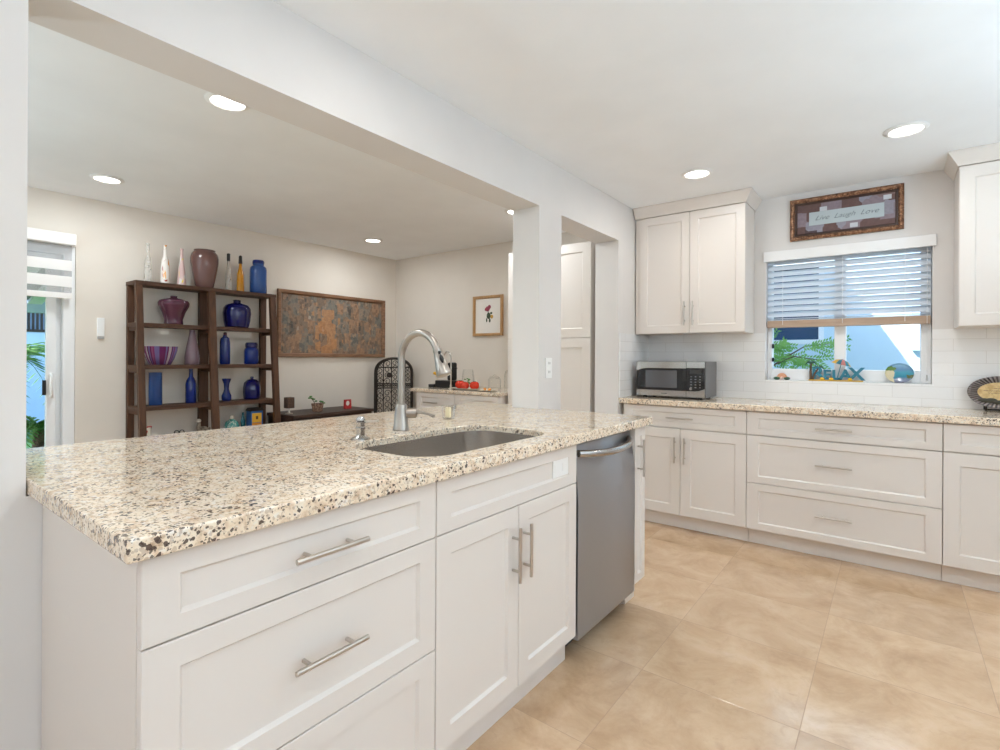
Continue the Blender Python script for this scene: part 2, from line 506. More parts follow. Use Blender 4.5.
# ------------------------------------------------------------------ helpers: geometry
class MB:
    """collects shapes in world coordinates; build() links them as ONE mesh object"""
    def __init__(s):
        s.v, s.f, s.mi, s.sm = [], [], [], []
        s.cur = 0
    def add(s, verts, faces, smooth=False):
        o = len(s.v)
        s.v += [tuple(p) for p in verts]
        for f in faces:
            s.f.append([i + o for i in f]); s.mi.append(s.cur); s.sm.append(smooth)
        return s
    def box(s, x0, x1, y0, y1, z0, z1):
        x0, x1 = sorted((x0, x1)); y0, y1 = sorted((y0, y1)); z0, z1 = sorted((z0, z1))
        return s.add([(x0, y0, z0), (x1, y0, z0), (x1, y1, z0), (x0, y1, z0), (x0, y0, z1), (x1, y0, z1), (x1, y1, z1), (x0, y1, z1)],
                     [(0, 3, 2, 1), (4, 5, 6, 7), (0, 1, 5, 4), (1, 2, 6, 5), (2, 3, 7, 6), (3, 0, 4, 7)])
    def hexa(s, bottom, top):
        return s.add(list(bottom) + list(top), [(0, 3, 2, 1), (4, 5, 6, 7), (0, 1, 5, 4), (1, 2, 6, 5), (2, 3, 7, 6), (3, 0, 4, 7)])
    def prism(s, poly, axis, a, b):
        """poly: 2-D outline; axis: 'x','y','z' extrusion axis from a to b"""
        def p3(u, w, t):
            return {'x': (t, u, w), 'y': (u, t, w), 'z': (u, w, t)}[axis]
        n = len(poly)
        vs = [p3(u, w, a) for u, w in poly] + [p3(u, w, b) for u, w in poly]
        fs = [tuple(range(n - 1, -1, -1)), tuple(range(n, 2 * n))] + [(i, (i + 1) % n, n + (i + 1) % n, n + i) for i in range(n)]
        return s.add(vs, fs)
    def lathe(s, prof, c=(0, 0, 0), n=28, sx=1.0, sy=1.0, flute=0.0, nf=0):
        cx_, cy_, cz_ = c
        o = []
        for r, z in prof:
            for k in range(n):
                a = 2 * PI * k / n
                rr = r * (1 + (flute * math.cos(nf * a) if nf else 0))
                o.append((cx_ + rr * sx * math.cos(a), cy_ + rr * sy * math.sin(a), cz_ + z))
        fs = []
        for j in range(len(prof) - 1):
            for k in range(n):
                k2 = (k + 1) % n
                fs.append((j * n + k, j * n + k2, (j + 1) * n + k2, (j + 1) * n + k))
        fs.append(tuple(range(n - 1, -1, -1)))
        fs.append(tuple((len(prof) - 1) * n + k for k in range(n)))
        return s.add(o, fs, True)
    def tube(s, pts, r, n=10, closed=False):
        pts = [Vector(p) for p in pts]
        rs = r if isinstance(r, (list, tuple)) else [r] * len(pts)
        m = len(pts)
        rings = []
        ref = None
        for i, p in enumerate(pts):
            if closed:
                d = pts[(i + 1) % m] - pts[i - 1]
            else:
                d = pts[min(i + 1, m - 1)] - pts[max(i - 1, 0)]
            d.normalize()
            if ref is None:
                ref = Vector((0, 0, 1)) if abs(d.z) < 0.9 else Vector((1, 0, 0))
            a = (ref - d * ref.dot(d))
            if a.length < 1e-6:
                a = d.orthogonal()
            a.normalize()
            ref = a
            b = d.cross(a)
            rings.append([p + (a * math.cos(2 * PI * k / n) + b * math.sin(2 * PI * k / n)) * rs[i] for k in range(n)])
        vs = [q for rg in rings for q in rg]
        fs = []
        for j in range(m if closed else m - 1):
            j2 = (j + 1) % m
            for k in range(n):
                k2 = (k + 1) % n
                fs.append((j * n + k, j * n + k2, j2 * n + k2, j2 * n + k))
        if not closed:
            fs.append(tuple(range(n - 1, -1, -1)))
            fs.append(tuple((m - 1) * n + k for k in range(n)))
        return s.add(vs, fs, True)
    def cyl(s, p0, p1, r0, r1=None, n=16):
        return s.tube([p0, p1], [r0, r0 if r1 is None else r1], n)
    def ball(s, c, rx, ry=None, rz=None, n=16, m=10):
        ry = rx if ry is None else ry
        rz = rx if rz is None else rz
        vs = [(c[0], c[1], c[2] - rz)]
        for j in range(1, m):
            t = -PI / 2 + PI * j / m
            for k in range(n):
                a = 2 * PI * k / n
                vs.append((c[0] + rx * math.cos(t) * math.cos(a), c[1] + ry * math.cos(t) * math.sin(a), c[2] + rz * math.sin(t)))
        vs.append((c[0], c[1], c[2] + rz))
        fs = [(0, 1 + (k + 1) % n, 1 + k) for k in range(n)]
        for j in range(m - 2):
            for k in range(n):
                k2 = (k + 1) % n
                fs.append((1 + j * n + k, 1 + j * n + k2, 1 + (j + 1) * n + k2, 1 + (j + 1) * n + k))
        L = len(vs) - 1
        fs += [(1 + (m - 2) * n + k, 1 + (m - 2) * n + (k + 1) % n, L) for k in range(n)]
        return s.add(vs, fs, True)
    def build(s, name, mats, parent=None, bevel=0.0, org=None, segs=2):
        o0 = Vector(org) if org is not None else (Vector(parent['_w']) if parent is not None and '_w' in parent else Vector((0, 0, 0)))
        me = bpy.data.meshes.new(name)
        me.from_pydata([tuple(Vector(p) - o0) for p in s.v], [], s.f)
        if not isinstance(mats, (list, tuple)):
            mats = [mats]
        for m in mats:
            me.materials.append(m)
        for p, i, q in zip(me.polygons, s.mi, s.sm):
            p.material_index = i
            p.use_smooth = q
        bm = bmesh.new(); bm.from_mesh(me)
        bmesh.ops.recalc_face_normals(bm, faces=bm.faces)
        bm.to_mesh(me); bm.free()
        me.update()
        ob = bpy.data.objects.new(name, me)
        COL.objects.link(ob)
        if bevel > 0:
            b = ob.modifiers.new('bevel', 'BEVEL')
            b.width = bevel; b.segments = segs; b.limit_method = 'ANGLE'; b.angle_limit = math.radians(40)
        if any(s.sm):
            e = ob.modifiers.new('split', 'EDGE_SPLIT')
            e.split_angle = math.radians(38)
        if parent is not None:
            ob.parent = parent
            if org is not None:
                ob.location = Vector(org) - Vector(parent['_w'])
            ob['_w'] = tuple(o0)
        else:
            ob.location = o0
            ob['_w'] = tuple(o0)
        return ob

def tag(o, label, cat, group=None, kind=None):
    o['label'] = label; o['category'] = cat
    if group: o['group'] = group
    if kind: o['kind'] = kind
    return o
def thing(name, label, cat, loc, group=None):
    o = bpy.data.objects.new(name, None)
    o.empty_display_size = 0.1
    COL.objects.link(o)
    o.location = loc
    o['_w'] = tuple(loc)
    return tag(o, label, cat, group)
def single(name, mb, mats, org, label, cat, group=None, bevel=0.0, kind=None):
    return tag(mb.build(name, mats, None, bevel, org), label, cat, group, kind)
def structure(name, mb, mats, bevel=0.0, parent=None):
    o = mb.build(name, mats, parent, bevel)
    if parent is None:
        o['kind'] = 'structure'
    return o
def part_label(o, text):
    o['label'] = text
    return o

def text_mesh(body, size, extrude=0.001, shear=0.0, spacing=1.0, bevel=0.0):
    c = bpy.data.curves.new('lettering', 'FONT')
    c.body = body; c.size = size; c.extrude = extrude; c.shear = shear
    c.align_x = 'CENTER'; c.align_y = 'CENTER'; c.space_character = spacing; c.offset = bevel
    o = bpy.data.objects.new('lettering', c)
    COL.objects.link(o)
    dg = bpy.context.evaluated_depsgraph_get()
    me = bpy.data.meshes.new_from_object(o.evaluated_get(dg))
    vs = [tuple(v.co) for v in me.vertices]
    fs = [tuple(p.vertices) for p in me.polygons]
    bpy.data.objects.remove(o); bpy.data.curves.remove(c); bpy.data.meshes.remove(me)
    return vs, fs

# a panel front lying in a plane: P(a,b,d) -> world;  a along width, b up, d outward
def plane_x(x):   # faces +X, a = Y
    return lambda a, b, d: (x + d, a, b)
def plane_y(y):   # faces -Y, a = X
    return lambda a, b, d: (a, y - d, b)
def shaker(mb, P, a0, a1, b0, b1, t=0.020, stile=0.062, rail=None, rec=0.009, slope=0.007):
    rail = stile if rail is None else rail
    def ring(a0, a1, b0, b1, d):
        return [P(a0, b0, d), P(a1, b0, d), P(a1, b1, d), P(a0, b1, d)]
    r = 0.0015
    rings = [ring(a0, a1, b0, b1, 0), ring(a0, a1, b0, b1, t - r), ring(a0 + r, a1 - r, b0 + r, b1 - r, t),
             ring(a0 + stile, a1 - stile, b0 + rail, b1 - rail, t),
             ring(a0 + stile + slope, a1 - stile - slope, b0 + rail + slope, b1 - rail - slope, t - rec)]
    vs = [p for q in rings for p in q]
    fs = [(3, 2, 1, 0)]
    for j in range(len(rings) - 1):
        for k in range(4):
            k2 = (k + 1) % 4
            fs.append((j * 4 + k, j * 4 + k2, (j + 1) * 4 + k2, (j + 1) * 4 + k))
    e = (len(rings) - 1) * 4
    fs.append((e, e + 1, e + 2, e + 3))
    mb.add(vs, fs)
    return mb
def pull(parent, P, a, b, L, horiz=True, d0=0.020, stand=0.032, r=0.006, span=0.60):
    mb = MB()
    h = L / 2
    if horiz:
        mb.cyl(P(a - h, b, d0 + stand), P(a + h, b, d0 + stand), r, n=14)
        for q in (-1, 1):
            mb.cyl(P(a + q * h * span, b, d0 - 0.0005), P(a + q * h * span, b, d0 + stand), r * 0.8, n=10)
    else:
        mb.cyl(P(a, b - h, d0 + stand), P(a, b + h, d0 + stand), r, n=14)
        for q in (-1, 1):
            mb.cyl(P(a, b + q * h * span, d0 - 0.0005), P(a, b + q * h * span, d0 + stand), r * 0.8, n=10)
    return mb.build('pull', M['nickel'], parent)

def frame_ring(mb, P, a0, a1, b0, b1, prof):
    """prof: (inset, depth) pairs from the outer back edge to the inner lip"""
    rings = [[P(a0 + i, b0 + i, d), P(a1 - i, b0 + i, d), P(a1 - i, b1 - i, d), P(a0 + i, b1 - i, d)] for i, d in prof]
    n = len(rings)
    fs = []
    for j in range(n):
        j2 = (j + 1) % n
        for k in range(4):
            k2 = (k + 1) % 4
            fs.append((j * 4 + k, j * 4 + k2, j2 * 4 + k2, j2 * 4 + k))
    return mb.add([p for r in rings for p in r], fs)
# ------------------------------------------------------------------ the setting
CE = 2.457          # ceiling height
XW, XW2 = -1.681, -1.875   # kitchen and dining faces of the dividing wall
XL = -4.937         # dining room far wall
YB = 4.31           # window wall
XR, YR = 2.1, -1.9  # unseen right and rear walls
ZC = 0.94           # worktops
T = 0.0405
SOF = 2.155
structure('floor', MB().box(XL - 0.15, XR + 0.15, YR - 0.15, YB + 0.19, -0.12, 0.0), M['floor'])
structure('ceiling', MB().box(XL - 0.15, XR + 0.15, YR - 0.15, YB + 0.19, CE, CE + 0.15), M['ceiling'])
# dividing wall with the big pass-through and the doorway beside it
PY0, PY1, DY1 = 2.58, 2.839, 3.694
mb = MB()
mb.box(XW2, XW, YR, 0.294, 0, CE)
mb.box(XW2, XW, 0.294, DY1, SOF, CE)
mb.box(XW2, XW, 0.294, PY0, 0, ZC - T - 0.002)
mb.box(XW2, XW, PY0, PY1, 0, SOF)
mb.box(XW2, XW, DY1, YB, 0, CE)
structure('wall_middle', mb, M['wall_kitchen'])
# far wall of the dining room, with the sliding door opening
DZ, DYA, DYB = 2.07, -0.75, 1.14
mb = MB()
mb.box(XL - 0.14, XL, YR, DYA, 0, CE)
mb.box(XL - 0.14, XL, DYA, DYB, DZ, CE)
mb.box(XL - 0.14, XL, DYB, YB + 0.19, 0, CE)
structure('wall_left', mb, M['wall_dining'])
structure('wall_dining_back', MB().box(XL, XW2, YB, YB + 0.19, 0, CE), M['wall_dining'])
WX0, WX1, WZ0, WZ1 = -0.762, 0.203, 1.086, 2.02
mb = MB()
mb.box(XW2, WX0, YB, YB + 0.19, 0, CE)
mb.box(WX1, XR, YB, YB + 0.19, 0, CE)
mb.box(WX0, WX1, YB, YB + 0.19, 0, WZ0)
mb.box(WX0, WX1, YB, YB + 0.19, WZ1, CE)
structure('wall_back', mb, M['wall_kitchen'])
RY0, RY1, GZ = -1.4, 0.1, 2.12
mb = MB()
mb.box(XR, XR + 0.14, YR, RY0, 0, CE).box(XR, XR + 0.14, RY1, YB + 0.19, 0, CE).box(XR, XR + 0.14, RY0, RY1, GZ, CE)
structure('wall_right', mb, M['wall_kitchen'])
structure('wall_rear', MB().box(XL - 0.14, XR + 0.14, YR - 0.14, YR, 0, CE), M['wall_kitchen'])
def glazed(name, P, a0, a1, n):
    """an unseen run of glazed patio panels added for daylight: frame, mullions, panes"""
    mb = MB()
    frame_ring(mb, P, a0 + .001, a1 - .001, 0.001, GZ - .001, [(0, 0), (0, 0.07), (0.06, 0.07), (0.06, 0)])
    f_ = structure(name, mb, M['white_frame'])
    w = (a1 - a0 - 0.12) / n
    for k in range(n):
        x = a0 + 0.06 + k * w
        lo = [P(x + 0.002, 0.062, 0.035), P(x + w - 0.002, 0.062, 0.035), P(x + w - 0.002, GZ - 0.062, 0.035), P(x + 0.002, GZ - 0.062, 0.035)]
        hi = [P(x + 0.002, 0.062, 0.039), P(x + w - 0.002, 0.062, 0.039), P(x + w - 0.002, GZ - 0.062, 0.039), P(x + 0.002, GZ - 0.062, 0.039)]
        MB().hexa(lo, hi).build('pane', M['pane'], f_)
        if k:
            lo = [P(x - 0.03, 0.061, 0.02), P(x + 0.03, 0.061, 0.02), P(x + 0.03, GZ - 0.061, 0.02), P(x - 0.03, GZ - 0.061, 0.02)]
            hi = [P(x - 0.03, 0.061, 0.055), P(x + 0.03, 0.061, 0.055), P(x + 0.03, GZ - 0.061, 0.055), P(x - 0.03, GZ - 0.061, 0.055)]
            MB().hexa(lo, hi).build('mullion', M['white_frame'], f_)

# tiled splashback (thin tiles on the walls)
mb = MB()
mb.box(-1.672, WX0, YB - 0.008, YB, ZC + 0.001, 1.44)
mb.box(WX1, 1.6, YB - 0.008, YB, ZC + 0.001, 1.44)
mb.box(WX0, WX1, YB - 0.008, YB, ZC + 0.001, WZ0)
mb.box(WX0, WX1, YB, YB + 0.10, WZ0, WZ0 + 0.002)
structure('trim_1', mb, M['tile_back'])
structure('trim_2', MB().box(XW, XW + 0.008, 3.72, YB - 0.0085, ZC + 0.001, 1.44), M['tile_side'])

glazed('fill_door', plane_x(XR + 0.03), RY0, RY1, 2)  # unseen patio door added so daylight brightens the ceiling

# kitchen window
mb = MB()
y0, y1 = 4.385, 4.465
mb.box(WX0 + .001, WX0 + 0.030, y0, y1, WZ0 + .003, WZ1 - .001)
mb.box(WX1 - 0.055, WX1 - .001, y0, y1, WZ0 + .003, WZ1 - .001)
mb.box(WX0 + 0.030, WX1 - 0.055, y0, y1, WZ0 + .003, WZ0 + 0.085)
mb.box(WX0 + 0.030, WX1 - 0.055, y0, y1, WZ1 - 0.05, WZ1 - .001)
win = structure('window_1', mb, M['white_frame'], 0.003)
MB().box(-0.331, -0.262, y0 - 0.008, y1 - 0.02, WZ0 + 0.085, WZ1 - 0.05).build('mullion', M['white_frame'], win, 0.003)
for a, b in ((WX0 + 0.030, -0.331), (-0.262, WX1 - 0.055)):
    MB().box(a, b, 4.425, 4.429, WZ0 + 0.085, WZ1 - 0.05).build('pane', M['pane'], win)
MB().box(WX0 + 0.031, WX0 + 0.046, y0 - 0.010, y0 - 0.001, 1.325, 1.36).box(WX0 + 0.031, WX0 + 0.046, y0 - 0.010, y0 - 0.001, 1.225, 1.255).build('latch', M['black'], win)

# sliding glass door in the dining room
mb = MB()
xa, xb = XL - 0.10, XL - 0.01
mb.box(xa, xb, DYB - 0.07, DYB - .001, 0.001, DZ - .001)
mb.box(xa, xa + 0.024, DYB - 0.108, DYB - 0.07, 0.041, DZ - 0.071)
mb.box(xa, xb, DYA + .001, DYA + 0.07, 0.001, DZ - .001)
mb.box(xa, xb, DYA + 0.07, DYB - 0.07, DZ - 0.07, DZ - .001)
mb.box(xa, xb, DYA + 0.07, DYB - 0.07, 0.001, 0.04)
door = structure('door_1', mb, M['white_frame'], 0.003)
mb = MB()
sx0, sx1 = XL - 0.075, XL - 0.035
mb.box(sx0, sx1, 0.978, 1.034, 0.042, DZ - 0.072).box(sx0, sx1, 0.20, 0.256, 0.042, DZ - 0.072)
mb.box(sx0, sx1, 0.256, 0.978, 0.042, 0.12).box(sx0, sx1, 0.256, 0.978, DZ - 0.13, DZ - 0.072)
mb.build('sash', M['white_frame'], door, 0.003)
MB().box(XL - 0.057, XL - 0.053, 0.256, 0.978, 0.12, DZ - 0.13).build('pane', M['pane'], door)
MB().box(XL - 0.095, XL - 0.091, DYA + 0.07, 0.256, 0.04, DZ - 0.07).build('pane', M['pane'], door)
mb = MB()
hp = [(XL - 0.034, 1.004, 1.10), (XL - 0.012, 1.004, 1.105), (XL + 0.012, 1.001, 1.085), (XL + 0.018, 0.995, 1.02), (XL + 0.012, 1.001, 0.955), (XL - 0.012, 1.004, 0.935), (XL - 0.034, 1.004, 0.94)]
mb.tube(hp, 0.010, 10)
mb.build('door_handle', M['white_plastic'], door)
MB().box(XL - 0.034, XL - 0.026, 0.955, 0.977, 0.95, 1.06).build('lock', M['black'], door)

# ------------------------------------------------------------------ ceiling lights
DINING_W = 7.6
def ceiling_light(x, y, label, src=[None]):
    if src[0] is None:
        t = thing('ceiling_light', label, 'light', (x, y, CE), 'recessed ceiling lights')
        MB().lathe([(0.072, -0.001), (0.095, -0.001), (0.098, -0.004), (0.090, -0.009), (0.076, -0.012), (0.072, -0.006)], (x, y, CE), 40).build('trim_ring', M['white_plastic'], t)
        MB().lathe([(0.0715, -0.002), (0.0715, -0.006), (0.05, -0.0075), (0.002, -0.008)], (x, y, CE), 40).build('diffuser', M['bulb'], t)
        ld = bpy.data.lights.new('lamp', 'AREA')
        ld.shape = 'DISK'; ld.size = 0.14; ld.energy = LAMP_W; ld.color = LAMP_COL; ld.spread = PI
        lo = bpy.data.objects.new('lamp', ld)
        COL.objects.link(lo); lo.parent = t; lo.location = (0, 0, -0.016)
        src[0] = t
        return t
    s = src[0]
    r = s.copy(); COL.objects.link(r); r.location = (x, y, CE); r['label'] = label; r['_w'] = (x, y, CE)
    for ch in list(s.children):
        c = ch.copy(); COL.objects.link(c); c.parent = r
        if c.type == 'LIGHT' and x < XW:
            c.data = c.data.copy(); c.data.energy = DINING_W; c.data.color = DINING_COL
    return r
ceiling_light(-1.019, 3.442, 'round recessed ceiling light in front of the two-door wall cabinet')
ceiling_light(0.052, 3.437, 'round recessed ceiling light nearest the single wall cabinet on the right')
ceiling_light(-2.514, 1.149, 'round recessed dining ceiling light half hidden by the beam over the island')
ceiling_light(-4.279, 1.155, 'round recessed dining ceiling light nearest the sliding door')
ceiling_light(-4.280, 3.423, 'round recessed dining ceiling light above the long framed print')
ceiling_light(-2.47, 3.446, 'round recessed dining ceiling light beside the white pillar')
for x, y, w in ((-1.019, 1.15, 'kitchen side of the beam over the island drawers'), (0.052, 1.15, 'middle of the kitchen ceiling'), (1.12, 1.15, 'added fill on the kitchen ceiling midway along the right wall'),
                (-1.019, -1.14, 'added fill at the rear of the kitchen by the dividing wall'), (0.052, -1.14, 'added fill at the rear middle of the kitchen ceiling'), (1.12, -1.14, 'added fill at the rear right of the kitchen ceiling'), (-2.514, -1.14, 'added fill at the rear of the dining room by the dividing wall'), (-4.279, -1.14, 'added fill at the rear of the dining room by the far wall')):
    ceiling_light(x, y, 'round recessed ceiling light, ' + w)  # rear and right-wall ones are unseen, added to even out the brightness

# added fill uplighters, unseen behind and beside the camera, to brighten the ceilings
def uplighter(x, y, watt, label, src=[None]):
    if src[0] is None:
        t = thing('fill_uplighter', label, 'lamp', (x, y, 0), 'added fill uplighters')
        MB().lathe([(0.14, 0.001), (0.145, 0.008), (0.13, 0.020), (0.03, 0.030)], (x, y, 0), 32).build('base', M['nickel'], t)
        MB().cyl((x, y, 0.0305), (x, y, 1.15), 0.013).build('pole', M['nickel'], t)
        MB().lathe([(0.03, 1.1505), (0.10, 1.175), (0.17, 1.235), (0.185, 1.27), (0.181, 1.27), (0.165, 1.237), (0.095, 1.181), (0.005, 1.16)], (x, y, 0), 40).build('bowl', M['white_plastic'], t)
        ld = bpy.data.lights.new('bulb', 'AREA')
        ld.shape = 'DISK'; ld.size = 0.18; ld.energy = watt; ld.color = UP_COL; ld.spread = PI
        lo = bpy.data.objects.new('bulb', ld)
        COL.objects.link(lo); lo.parent = t; lo.location = (0, 0, 1.235); lo.rotation_euler = (PI, 0, 0)
        src[0] = t
        return t
    s = src[0]
    r = s.copy(); COL.objects.link(r); r.location = (x, y, 0); r['label'] = label; r['_w'] = (x, y, 0)
    for ch in list(s.children):
        c = ch.copy(); COL.objects.link(c); c.parent = r
        if c.type == 'LIGHT':
            c.data = c.data.copy(); c.data.energy = watt
    return r
uplighter(1.85, 1.10, 42.0, 'added nickel fill uplighter by the right wall of the kitchen')
uplighter(1.55, 2.40, 28.0, 'added nickel fill uplighter by the right wall opposite the dishwasher')
uplighter(-0.55, -1.45, 15.0, 'added nickel fill uplighter at the rear of the kitchen')
uplighter(-3.35, -1.25, 42.0, 'added nickel fill uplighter in the middle of the dining room rear')

# ------------------------------------------------------------------ island
XD = -1.018 - 0.020       # carcass front; doors stand 20 mm proud
PX = plane_x(XD)
BOT, TOPD = 0.113, 0.893
D1, D2 = 0.7365, 0.4205   # gaps under first and second drawer
g = 0.0018
XBK = XW + 0.003
def island_box(y0, y1, top=ZC - T - 0.004):
    return MB().box(XBK, XD - 0.001, y0, y1, BOT - 0.003, top)
YA, Y1, Y2, Y3, Y4 = 0.3245, 1.041, 1.850, 2.445, 2.579
c = thing('drawer_cabinet', 'white shaker three-drawer base cabinet at the near end of the island', 'cabinet', ((XBK + XD) / 2, (YA + Y1) / 2, 0), None)
mb = island_box(YA + 0.018, Y1 - 0.001)
mb.build('body', M['cab'], c)
MB().box(XBK, XD - 0.001, YA, YA + 0.0175, 0.001, ZC - T - 0.004).build('end_panel', M['cab'], c, 0.001)
MB().box(XBK + 0.05, XD - 0.030, YA + 0.018, Y1 - 0.001, 0.001, BOT - 0.004).build('toe_kick', M['cab'], c)
for z0, z1, rl in ((D1 + g, TOPD, 0.040), (D2 + g, D1 - g, 0.050), (BOT, D2 - g, 0.050)):
    d = shaker(MB(), PX, YA + g, Y1 - g, z0, z1, rail=rl, stile=0.060).build('drawer', M['cab'], c)
    zz = (z0 + z1) / 2 if z1 > 0.8 else z0 + 0.16
    pull(d, PX, 0.688, zz - 0.003, 0.185)
c = thing('sink_cabinet', 'white shaker island base cabinet with two doors under the sink', 'cabinet', ((XBK + XD) / 2, (Y1 + Y2) / 2, 0))
mb = MB()
for y0, y1 in ((Y1 + 0.001, Y1 + 0.017), (Y2 - 0.017, Y2 - 0.001)):
    mb.box(XBK, XD - 0.001, y0, y1, BOT - 0.003, ZC - T - 0.004)
mb.box(XBK, XD - 0.001, Y1 + 0.017, Y2 - 0.017, BOT - 0.003, BOT + 0.014)
mb.box(XD - 0.02, XD - 0.001, Y1 + 0.017, Y2 - 0.017, D1 - 0.02, ZC - T - 0.004)
mb.build('body', M['cab'], c)
MB().box(XBK + 0.05, XD - 0.030, Y1 + 0.001, Y2 - 0.001, 0.001, BOT - 0.004).build('toe_kick', M['cab'], c)
shaker(MB(), PX, Y1 + g, Y2 - g, D1 + g, TOPD, rail=0.040, stile=0.060).build('false_front', M['cab'], c)
YM = 1.4445
for y0, y1, yp in ((Y1 + g, YM - g, YM - 0.036), (YM + g, Y2 - g, YM + 0.030)):
    d = shaker(MB(), PX, y0, y1, BOT, D1 - g, stile=0.060).build('door', M['cab'], c)
    pull(d, PX, yp, 0.580, 0.182, False)
# outlet on the false front
o = thing('outlet', 'white power outlet on the panel under the island sink', 'outlet', (XD + 0.011, 1.73, 0.826))
MB().box(XD + 0.0115, XD + 0.017, 1.672, 1.788, 0.784, 0.852).build('plate', M['white_plastic'], o, 0.002)
for yy in (1.700, 1.758):
    MB().box(XD + 0.017, XD + 0.0185, yy - 0.017, yy + 0.017, 0.803, 0.835).build('socket', M['white_plastic'], o, 0.002)

# dishwasher
c = thing('dishwasher', 'stainless steel dishwasher with curved bar handle built into the island', 'dishwasher', ((XBK + XD) / 2, (Y2 + Y3) / 2, 0))
MB().box(XBK + 0.03, XD - 0.035, Y2 + 0.004, Y3 - 0.004, 0.09, ZC - T - 0.004).build('body', M['dark_gap'], c)
MB().box(XBK + 0.05, XD - 0.075, Y2 + 0.004, Y3 - 0.004, 0.001, 0.089).build('toe_kick', M['dark_gap'], c)
mb = MB()
ya, yb = Y2 + 0.010, Y3 - 0.006
N = 12
NZ = 40
rows = []
for j in range(NZ + 1):
    z = 0.088 + (0.882 - 0.088) * j / NZ
    x = XD + 0.024 - 0.46 * max(0.0, z - 0.62) ** 2
    rows.append((x, z))
prof_ = [(x, z) for x, z in rows] + [(XD - 0.030, 0.882), (XD - 0.030, 0.70), (XD - 0.001, 0.60), (XD - 0.001, 0.088)]
mb.prism(prof_, 'y', ya, yb)
dd = mb.build('door', M['steel'], c, 0.002)
for p_ in dd.data.polygons:
    p_.use_smooth = abs(p_.normal.y) < 0.5
_e = dd.modifiers.new('split', 'EDGE_SPLIT'); _e.split_angle = math.radians(35)
mb = MB()
pts, rs = [], []
for k in range(17):
    q = -1 + 2 * k / 16
    pts.append((XD + 0.004 + 0.060 * (1 - abs(q) ** 2.6), (ya + yb) / 2 + q * 0.255, 0.846 - 0.010 * (1 - q * q)))
    rs.append(0.0155)
mb.tube(pts, rs, 14)
for q in (-1, 1):
    mb.cyl((XD - 0.0005, (ya + yb) / 2 + q * 0.255, 0.846), (XD + 0.006, (ya + yb) / 2 + q * 0.255, 0.846), 0.016, 0.0155)
mb.build('handle', M['steel_bright'], dd)
# narrow cabinet after the dishwasher
c = thing('narrow_cabinet', 'narrow white pull-out cabinet at the far end of the island', 'cabinet', ((XBK + XD) / 2, (Y3 + Y4) / 2, 0))
MB().box(XBK, XD - 0.001, Y3 + 0.001, Y4 - 0.018, BOT - 0.003, ZC - T - 0.004).build('body', M['cab'], c)
MB().box(XBK + 0.05, XD - 0.030, Y3 + 0.001, Y4 - 0.018, 0.001, BOT - 0.004).build('toe_kick', M['cab'], c)
MB().prism([(XBK, 0.001), (XD - 0.045, 0.001), (XD - 0.045, BOT), (XD - 0.001, BOT), (XD - 0.001, ZC - T - 0.004), (XBK, ZC - T - 0.004)], 'y', Y4 - 0.0175, Y4).build('end_panel', M['cab'], c, 0.001)
d = shaker(MB(), PX, Y3 + g, Y4 - g, BOT, TOPD, stile=0.040).build('door', M['cab'], c)
pull(d, PX, Y3 + 0.035, 0.745, 0.185, False)

# island worktop with a cut-out for the sink and a notch for the pillar
def rounded(x0, x1, y0, y1, r, n=8):
    out = []
    for cx_, cy_, a0 in ((x1 - r, y1 - r, 0), (x0 + r, y1 - r, PI / 2), (x0 + r, y0 + r, PI), (x1 - r, y0 + r, 1.5 * PI)):
        for k in range(n + 1):
            a = a0 + PI / 2 * k / n
            out.append((cx_ + r * math.cos(a), cy_ + r * math.sin(a)))
    return out
SX0, SX1, SY0, SY1, SR = -1.515, -1.092, 1.075, 1.805, 0.13
def slab_with_hole(outer, hole, z0, z1):
    bm = bmesh.new()
    def loop(pts):
        vs = [bm.verts.new((x, y, z1)) for x, y in pts]
        for i in range(len(vs)):
            bm.edges.new((vs[i], vs[(i + 1) % len(vs)]))
        return vs
    loop(outer)
    if hole: loop(hole)
    bmesh.ops.triangle_fill(bm, use_beauty=True, use_dissolve=False, edges=bm.edges[:])
    faces = bm.faces[:]
    r = bmesh.ops.extrude_face_region(bm, geom=faces)
    for v in [e for e in r['geom'] if isinstance(e, bmesh.types.BMVert)]:
        v.co.z = z0
    bmesh.ops.recalc_face_normals(bm, faces=bm.faces)
    vs = [tuple(v.co) for v in bm.verts]
    for i, v in enumerate(bm.verts): v.index = i
    fs = [tuple(v.index for v in f.verts) for f in bm.faces]
    bm.free()
    return vs, fs
e = 0.003
outer = [(-0.994, 0.297), (-0.994, 2.616), (XW + e, 2.616), (XW + e, PY0 - e), (XW2 - e, PY0 - e), (XW2 - e, 2.70), (-2.24, 2.70), (-2.24, 0.297)]
vs, fs = slab_with_hole(outer, rounded(SX0, SX1, SY0, SY1, SR), ZC - T, ZC)
single('island_countertop', MB().add(vs, fs), M['granite'], (-1.6, 1.45, ZC - T), 'long cream granite countertop with dark flecks on the island', 'countertop', bevel=0.004)

